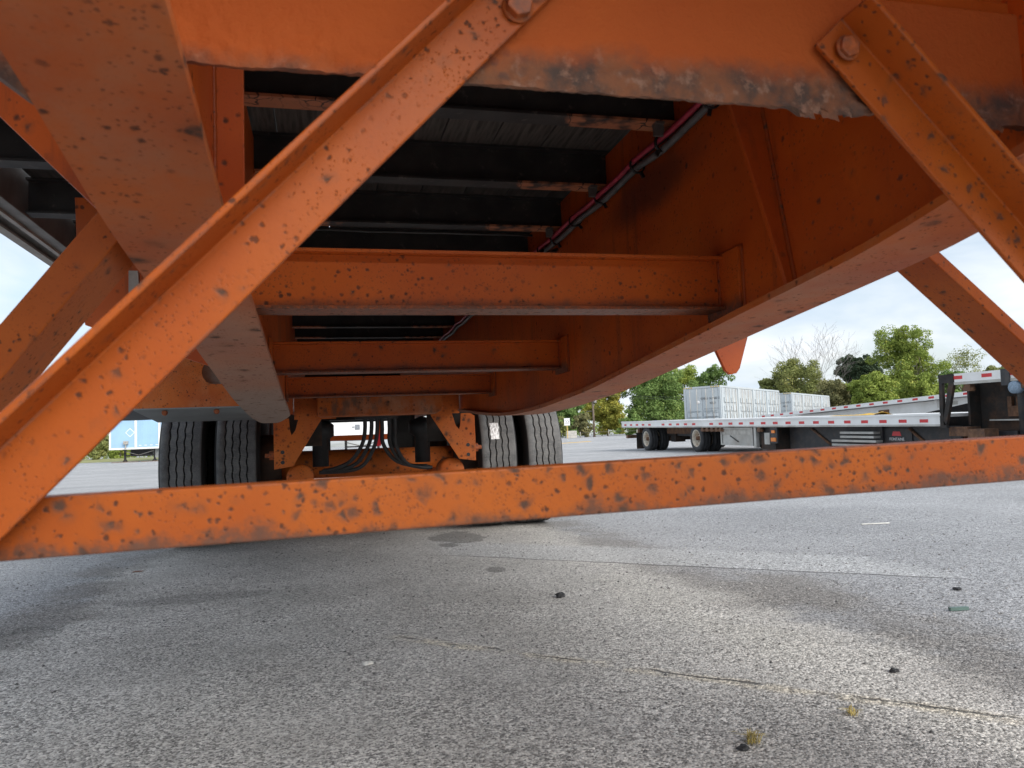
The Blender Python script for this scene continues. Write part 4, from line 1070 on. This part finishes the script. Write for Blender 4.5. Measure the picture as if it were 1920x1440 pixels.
# ------------------------------------------------------------------ trees
def limbs(mb, p, d, ln, r, lev, maxl, tips, spread=.6, gravity=.02, n=5):
    seg = 3; pts = [p]; rs = [r]; q = Vector(p); dd = Vector(d)
    for i in range(seg):
        dd = (dd + Vector((random.uniform(-1, 1), random.uniform(-1, 1), random.uniform(-.5, .9)))*.12).normalized()
        q = q + dd*ln/seg; pts.append(tuple(q)); rs.append(r*(1-.38*(i+1)/seg))
    mb.tube(pts, rs, n if lev < 2 else 3, cap=False)
    tips.append((Vector(q), lev))
    if lev >= maxl: return
    nb_ = random.choice((2, 3, 3)) if lev else random.choice((4, 5))
    for k in range(nb_):
        t = random.uniform(.45, 1.0); base = Vector(pts[min(seg, max(1, int(t*seg+.5)))])
        az = random.uniform(0, 2*math.pi)
        side = Vector((math.cos(az), math.sin(az), 0)); side = (side-dd*side.dot(dd)).normalized()
        nd = (dd*(1-spread*.5)+side*spread*random.uniform(.6, 1.1)+Vector((0, 0, .18))).normalized()
        limbs(mb, tuple(base), nd, ln*random.uniform(.55, .8), rs[-1]*random.uniform(.6, .8), lev+1, maxl, tips, spread, gravity, n)
def leaf_mesh(name, mat, centers, radii, per, size, flat=.75):
    C_ = np.repeat(np.array(centers), per, 0); Rr = np.repeat(np.array(radii), per)[:, None]
    nq = len(C_)
    d = rng.normal(size=(nq, 3)); d /= np.linalg.norm(d, axis=1)[:, None]
    rad = rng.uniform(.25, 1.0, (nq, 1))**.5
    P = C_ + d*rad*Rr*np.array([1, 1, flat])
    nrm = d*.6 + rng.normal(size=(nq, 3))*.6 + np.array([0, 0, .35]); nrm /= np.linalg.norm(nrm, axis=1)[:, None]
    a = np.cross(nrm, rng.normal(size=(nq, 3))); a /= np.linalg.norm(a, axis=1)[:, None]; b = np.cross(nrm, a)
    s = size*rng.uniform(.55, 1.3, (nq, 1))
    V = np.stack([P-a*s*.9, P-b*s*.55, P+a*s*.9, P+b*s*.55], 1).reshape(-1, 3)
    me = bpy.data.meshes.new(name); me.vertices.add(nq*4); me.vertices.foreach_set('co', V.ravel())
    me.loops.add(nq*4); me.loops.foreach_set('vertex_index', np.arange(nq*4, dtype=np.int32))
    me.polygons.add(nq); me.polygons.foreach_set('loop_start', np.arange(0, nq*4, 4, dtype=np.int32)); me.polygons.foreach_set('loop_total', np.full(nq, 4, dtype=np.int32))
    clump = np.repeat(rng.uniform(0, 1, len(centers)), per)
    tone = np.clip(.55*clump+.45*rng.uniform(0, 1, nq), 0, 1)
    colr = np.zeros((nq*4, 4), np.float32); colr[:, 0] = np.repeat(tone, 4); colr[:, 1] = np.repeat(.5*np.repeat(rng.uniform(0, 1, len(centers)), per)+.5*rng.uniform(0, 1, nq), 4); colr[:, 3] = 1
    at = me.color_attributes.new('tone', 'FLOAT_COLOR', 'POINT'); at.data.foreach_set('color', colr.ravel())
    me.materials.append(mat); me.update(); me.validate(); return me
def tree(px, d, ytop, wpx, kind, label, leaf, nclump=70, per=130, size=.165, low=.05, ybase=None, bark='bark', pointy=.0):
    nclump = int(nclump*1.7); per = int(per*1.5)
    x, y = spot(px, d); z = gz(x, y); H = zat(px, ytop, d)-z; wd = wpx/1442.*d/2
    t = thing(kind, (x, y, z), label, 'shrub' if kind == 'shrub' else 'tree', 'trees beyond the lot')
    mb = MB(); tips = []
    limbs(mb, (0, 0, 0), (random.uniform(-.05, .05), random.uniform(-.05, .05), 1), H*.42, max(.06, H*.018), 0, 3, tips)
    mb.build('trunk', MAT[bark], t, local=True)
    cs, rr = [], []
    nl = max(6, nclump//7)
    lobes = []
    for i in range(nl):
        a = random.uniform(0, 6.283); hz_ = random.uniform(low+.1, .92); w_ = math.sin(math.pi*min(1, (hz_-low*.5)/(1.05-low*.5)))**.6*(1-pointy*hz_)
        rr_ = random.uniform(.15, .68)*w_*wd
        lobes.append((Vector((math.cos(a)*rr_, math.sin(a)*rr_, H*hz_)), wd*random.uniform(.30, .48)))
    lobes.append((Vector((0, 0, H*.86)), wd*.34)); lobes.append((Vector((random.uniform(-.3, .3)*wd, 0, H*.45)), wd*.5))
    while len(cs) < nclump:
        lc, lr = random.choice(lobes)
        v = Vector((random.gauss(0, 1), random.gauss(0, 1), random.gauss(0, 1))).normalized()*lr*random.uniform(.5, 1.05)
        p = lc+v
        if p.z < H*low or p.z > H*1.0: continue
        cs.append(tuple(p)); rr.append(lr*random.uniform(.34, .58))
    me = leaf_mesh('crown', LEAF[leaf], cs, rr, per, size)
    o = bpy.data.objects.new('crown', me); COL.objects.link(o); o.parent = t
    return t
# left of the containers
tree(985, 105, 742, 110, 'tree', 'green tree hidden mostly by the right tyres', 'green', 60, 110)
tree(1062, 112, 745, 95, 'tree', 'mid green tree behind the sign numbered 22', 'green', 70, 120)
tree(1135, 116, 716, 100, 'tree', 'yellow-green tree behind the utility pole', 'yellow', 95, 130)
tree(1222, 120, 682, 150, 'tree', 'large dark green tree left of the nearer container', 'green', 130, 140)
tree(1290, 132, 690, 120, 'tree', 'light green tree rising over the nearer container', 'lime', 80, 120)
tree(1342, 128, 682, 95, 'tree', 'airy green tree with gaps, above the container top', 'green', 50, 90, .19)
tree(1400, 140, 745, 60, 'tree', 'small olive tree low over the container roof', 'olive', 30, 90)
tree(1092, 104, 776, 60, 'shrub', 'greyish low shrub beside the pole foot', 'grey', 26, 90, .16, .02)
tree(1046, 102, 782, 44, 'shrub', 'green shrub directly behind the concrete block', 'olive', 20, 90, .16, .02)
tree(1180, 110, 770, 70, 'shrub', 'green undergrowth shrub at the foot of the large tree', 'green', 30, 90, .16, .02)
# right group
tree(1490, 118, 676, 120, 'tree', 'olive tree just right of the farther container', 'olive', 85, 120)
tree(1450, 122, 712, 80, 'tree', 'olive green tree low beside the container end', 'olive', 45, 110)
tree(1625, 135, 662, 90, 'pine_tree', 'dark evergreen between the bare tree and the tall lime tree', 'dark', 70, 120, .2, .1, pointy=.5)
tree(1590, 138, 668, 70, 'pine_tree', 'dark evergreen right behind the bare tree', 'dark', 50, 120, .2, .1, pointy=.5)
tree(1702, 125, 616, 135, 'tree', 'tall yellow-green tree, highest of the leafy ones', 'lime', 135, 135)
tree(1812, 140, 650, 110, 'tree', 'thin sparse tree right of the tall lime tree', 'olive', 90, 26, .15)
tree(1870, 135, 682, 90, 'tree', 'olive tree over the upper white deck', 'olive', 45, 100)
tree(1560, 108, 716, 110, 'tree', 'grey-olive tree in front of the bare tree', 'grey', 65, 110)
tree(1640, 105, 702, 120, 'tree', 'bright lime bushy tree before the dark evergreens', 'lime', 85, 120, .18, .06)
tree(1725, 106, 700, 100, 'tree', 'light green bushy tree below the tall lime tree', 'lime', 65, 110, .18, .06)
tree(1790, 118, 694, 90, 'tree', 'mixed green tree behind the riser bracket', 'green', 55, 110)
tree(1895, 150, 668, 80, 'tree', 'grey-green tree at the right edge beneath the strut', 'grey', 40, 90)
tree(1965, 140, 650, 120, 'tree', 'green tree past the right edge of view', 'green', 50, 100)
# left side of the lot
tree(182, 84, 812, 60, 'shrub', 'green bush left of the blue trailer', 'olive', 40, 110, .14, .02)
tree(225, 88, 826, 50, 'shrub', 'low bush under the blue trailer', 'lime', 26, 100, .14, .02)
tree(120, 90, 770, 90, 'tree', 'green tree at the far left behind the brace', 'green', 60, 110)
# bare tree
x, y = spot(1545, 130); z = gz(x, y); H = zat(1545, 612, 130)-z
t = thing('bare_tree', (x, y, z), 'leafless grey tree with fine spreading branches', 'tree')
mb = MB(); tips = []
def bare(p, d, ln, r, lev):
    seg = 3; pts = [p]; rs = [r]; q = Vector(p); dd = Vector(d)
    for i in range(seg):
        dd = (dd+Vector((random.uniform(-1, 1), random.uniform(-1, 1), random.uniform(-.2, .3)))*.06).normalized(); q = q+dd*ln/seg; pts.append(tuple(q)); rs.append(max(.012, r*(1-.4*(i+1)/seg)))
    mb.tube(pts, rs, 6 if lev < 2 else 3, cap=False)
    if lev >= 6: return
    for k in range((2, 3, 3, 3, 3, 2)[lev]):
        base = Vector(pts[random.choice((1, 2, 3, 3))]); az = random.uniform(0, 6.283); sd_ = Vector((math.cos(az), math.sin(az), 0)); sd_ = (sd_-dd*sd_.dot(dd)).normalized()
        bare(tuple(base), (dd*.9+sd_*random.uniform(.3, .62)+Vector((0, 0, .14))).normalized(), ln*random.uniform(.62, .84), rs[-1]*random.uniform(.55, .8), lev+1)
for k, (dx_, dz_) in enumerate(((-.30, 1), (0, 1), (.16, 1), (-.5, .9))):
    bare((.2*k-.3, 0, 0), Vector((dx_, random.uniform(-.1, .1), dz_)).normalized(), H*(.34 if k != 1 else .40), .15, 1)
mb.build('branches', MAT['bark_pale'], t, local=True)
# far wood closing the gaps low down
cs, rr = [], []
for px in range(-60, 2080, 16):
    if 540 < px < 930: continue
    for k in range(3):
        d = random.uniform(150, 175); x, y = spot(px+random.uniform(-10, 10), d)
        hgt = (3.5 if 1380 < px < 1440 else 10.0 if px > 1440 else 6.0)*random.uniform(.65, 1.15)
        cs.append((x, y, gz(x, y)+hgt*(k+.5)/3)); rr.append(1.9)
me = leaf_mesh('far_wood', LEAF['lime'], cs, rr, 150, .26)
o = bpy.data.objects.new('far_wood', me); COL.objects.link(o); tag(o, 'low dark green wood far beyond the lot', 'wood', kind='stuff')

# ------------------------------------------------------------------ litter on the asphalt
def rock(name, x, y, r, mat, label, cat, sq=.6, seed=0, grp=None):
    mb = MB(); nu, nv_ = 12, 8
    def f(u, v):
        a, b_ = u*2*math.pi, (v-.5)*math.pi
        p = Vector((math.cos(a)*math.cos(b_), math.sin(a)*math.cos(b_), math.sin(b_)))
        k = r*(1+.55*noise.noise(p*1.7+Vector((seed*3.1, 0, 0))))
        return (x+p.x*k*1.2, y+p.y*k, r*sq*.8+p.z*k*sq)
    mb.grid(f, nu, nv_, False); o = mb.build(name, mat); return tag(o, label, cat, grp)
rock('stone', .847, 2.79, .017, MAT['stone_dark'], 'black stone in the middle of the foreground asphalt', 'stone', .55, 1)
rock('stone', .108, 2.171, .013, MAT['litter'], 'pale flat stone left of the crack in the foreground', 'stone', .35, 2)
rock('stone', 2.167, 2.312, .014, MAT['stone_dark'], 'dark pebble at the right by the green chip', 'stone', .4, 3)
rock('stone', .748, 1.335, .010, MAT['stone_dark'], 'dark stone beside the dry grass tuft at the bottom', 'stone', .5, 4)
rock('stone', 1.32, 1.62, .010, MAT['stone_dark'], 'dark stone by the rough edge in the right foreground', 'stone', .5, 5)
o = MB().box(-.085, .085, -.007, .007, .003, .008).build('paper_stick', MAT['litter'], None, local=True); o.location = (3.2, 4.0, 0); o.rotation_euler = (0, 0, R_(-12)); tag(o, 'white paper strip lying on the pale asphalt at right', 'litter')
o = MB().box(-.03, .03, -.006, .006, .002, .012).build('plastic_chip', simple('green_plastic', (.12, .19, .17), .4), None, local=True); o.location = (1.93, 2.06, 0); o.rotation_euler = (0, 0, R_(-10)); tag(o, 'small grey-green plastic chip on the right asphalt', 'litter')
o = rock('leaf', -.92, 4.3, .02, simple('dead_leaf', (.26, .12, .07), .8), 'brown dead leaf on the left asphalt', 'leaf', .12, 6)
def tuft(x, y, n_, hgt, label):
    mb = MB()
    for k in range(n_):
        a = random.uniform(0, 6.283); l_ = hgt*random.uniform(.5, 1); le = random.uniform(.5, 1.5)
        p0 = Vector((x+random.uniform(-.012, .012), y+random.uniform(-.012, .012), 0)); sd_ = Vector((math.cos(a), math.sin(a), 0)); w_ = Vector((-sd_.y, sd_.x, 0))*.0011
        p1 = p0+sd_*l_*.35*le+Vector((0, 0, l_*.7)); p2 = p0+sd_*l_*le+Vector((0, 0, l_*.75))
        b_ = len(mb.v); mb.v += [tuple(p0-w_), tuple(p0+w_), tuple(p1+w_), tuple(p1-w_), tuple(p2)]; mb.face((b_, b_+1, b_+2, b_+3)); mb.face((b_+3, b_+2, b_+4))
    tag(mb.build('grass_tuft', MAT['straw']), label, 'grass', 'dry grass tufts in the asphalt')
tuft(.781, 1.36, 42, .030, 'dry yellow grass tuft at the bottom of the asphalt'); tuft(1.046, 1.419, 26, .02, 'smaller yellow grass tuft along the crack at right')
# loose grit
nG = 9000
u = rng.uniform(0, 1, nG); th_ = rng.uniform(R_(-24), R_(52), nG); rr_ = 1.0+5.5*u**1.5
gx_, gy_ = rr_*np.sin(th_), rr_*np.cos(th_)
s = rng.lognormal(math.log(.0021), .42, nG)*np.clip(rr_/1.8, .9, 1.7); s[:170] *= rng.uniform(1.5, 2.6, 170); s = np.minimum(s, .0062)
base = np.array([[1, 0, 0], [-.5, .87, 0], [-.5, -.87, 0], [.2, .1, 1], [-.9, .1, .45], [.6, -.6, .5]])
tri = np.array([[0, 5, 3], [0, 3, 1], [1, 3, 4], [4, 3, 2], [2, 3, 5], [2, 5, 0], [1, 4, 2], ])
ang = rng.uniform(0, 6.283, nG); ca, sa = np.cos(ang), np.sin(ang)
jit = base[None]*rng.uniform(.6, 1.4, (nG, 6, 3)); jit[:, :, 2] *= .75
V = np.stack([jit[:, :, 0]*ca[:, None]-jit[:, :, 1]*sa[:, None], jit[:, :, 0]*sa[:, None]+jit[:, :, 1]*ca[:, None], jit[:, :, 2]], 2)*s[:, None, None]
V[:, :, 0] += gx_[:, None]; V[:, :, 1] += gy_[:, None]; V[:, :, 2] -= .0003
F_ = (np.arange(nG)[:, None, None]*6+tri[None]).reshape(-1, 3)
me = bpy.data.meshes.new('loose_grit'); me.vertices.add(nG*6); me.vertices.foreach_set('co', V.reshape(-1)); nf = len(F_)
me.loops.add(nf*3); me.loops.foreach_set('vertex_index', F_.astype(np.int32).ravel()); me.polygons.add(nf)
me.polygons.foreach_set('loop_start', np.arange(0, nf*3, 3, dtype=np.int32)); me.polygons.foreach_set('loop_total', np.full(nf, 3, dtype=np.int32))
colr = np.zeros((nG, 6, 4), np.float32); colr[:, :, 0] = rng.uniform(0, 1, nG)[:, None]; colr[:, :, 3] = 1
at = me.color_attributes.new('tone', 'FLOAT_COLOR', 'POINT'); at.data.foreach_set('color', colr.ravel())
m = NT('grit'); a_ = m.n('ShaderNodeAttribute'); a_.attribute_name = 'tone'; k = m.xyz(a_.outputs['Color'])
rampn = m.n('ShaderNodeValToRGB'); m.l(k[0], rampn.inputs[0]); e = rampn.color_ramp.elements
e[0].color = (.06, .06, .06, 1); e[1].color = (.55, .54, .52, 1); q = e.new(.3); q.color = (.18, .178, .175, 1); q = e.new(.75); q.color = (.30, .295, .29, 1)
m.done(rampn.outputs[0], .8); me.materials.append(m.m); me.update(); me.validate()
o = bpy.data.objects.new('loose_grit', me); COL.objects.link(o); tag(o, 'loose grit scattered over the asphalt', 'grit', kind='stuff')
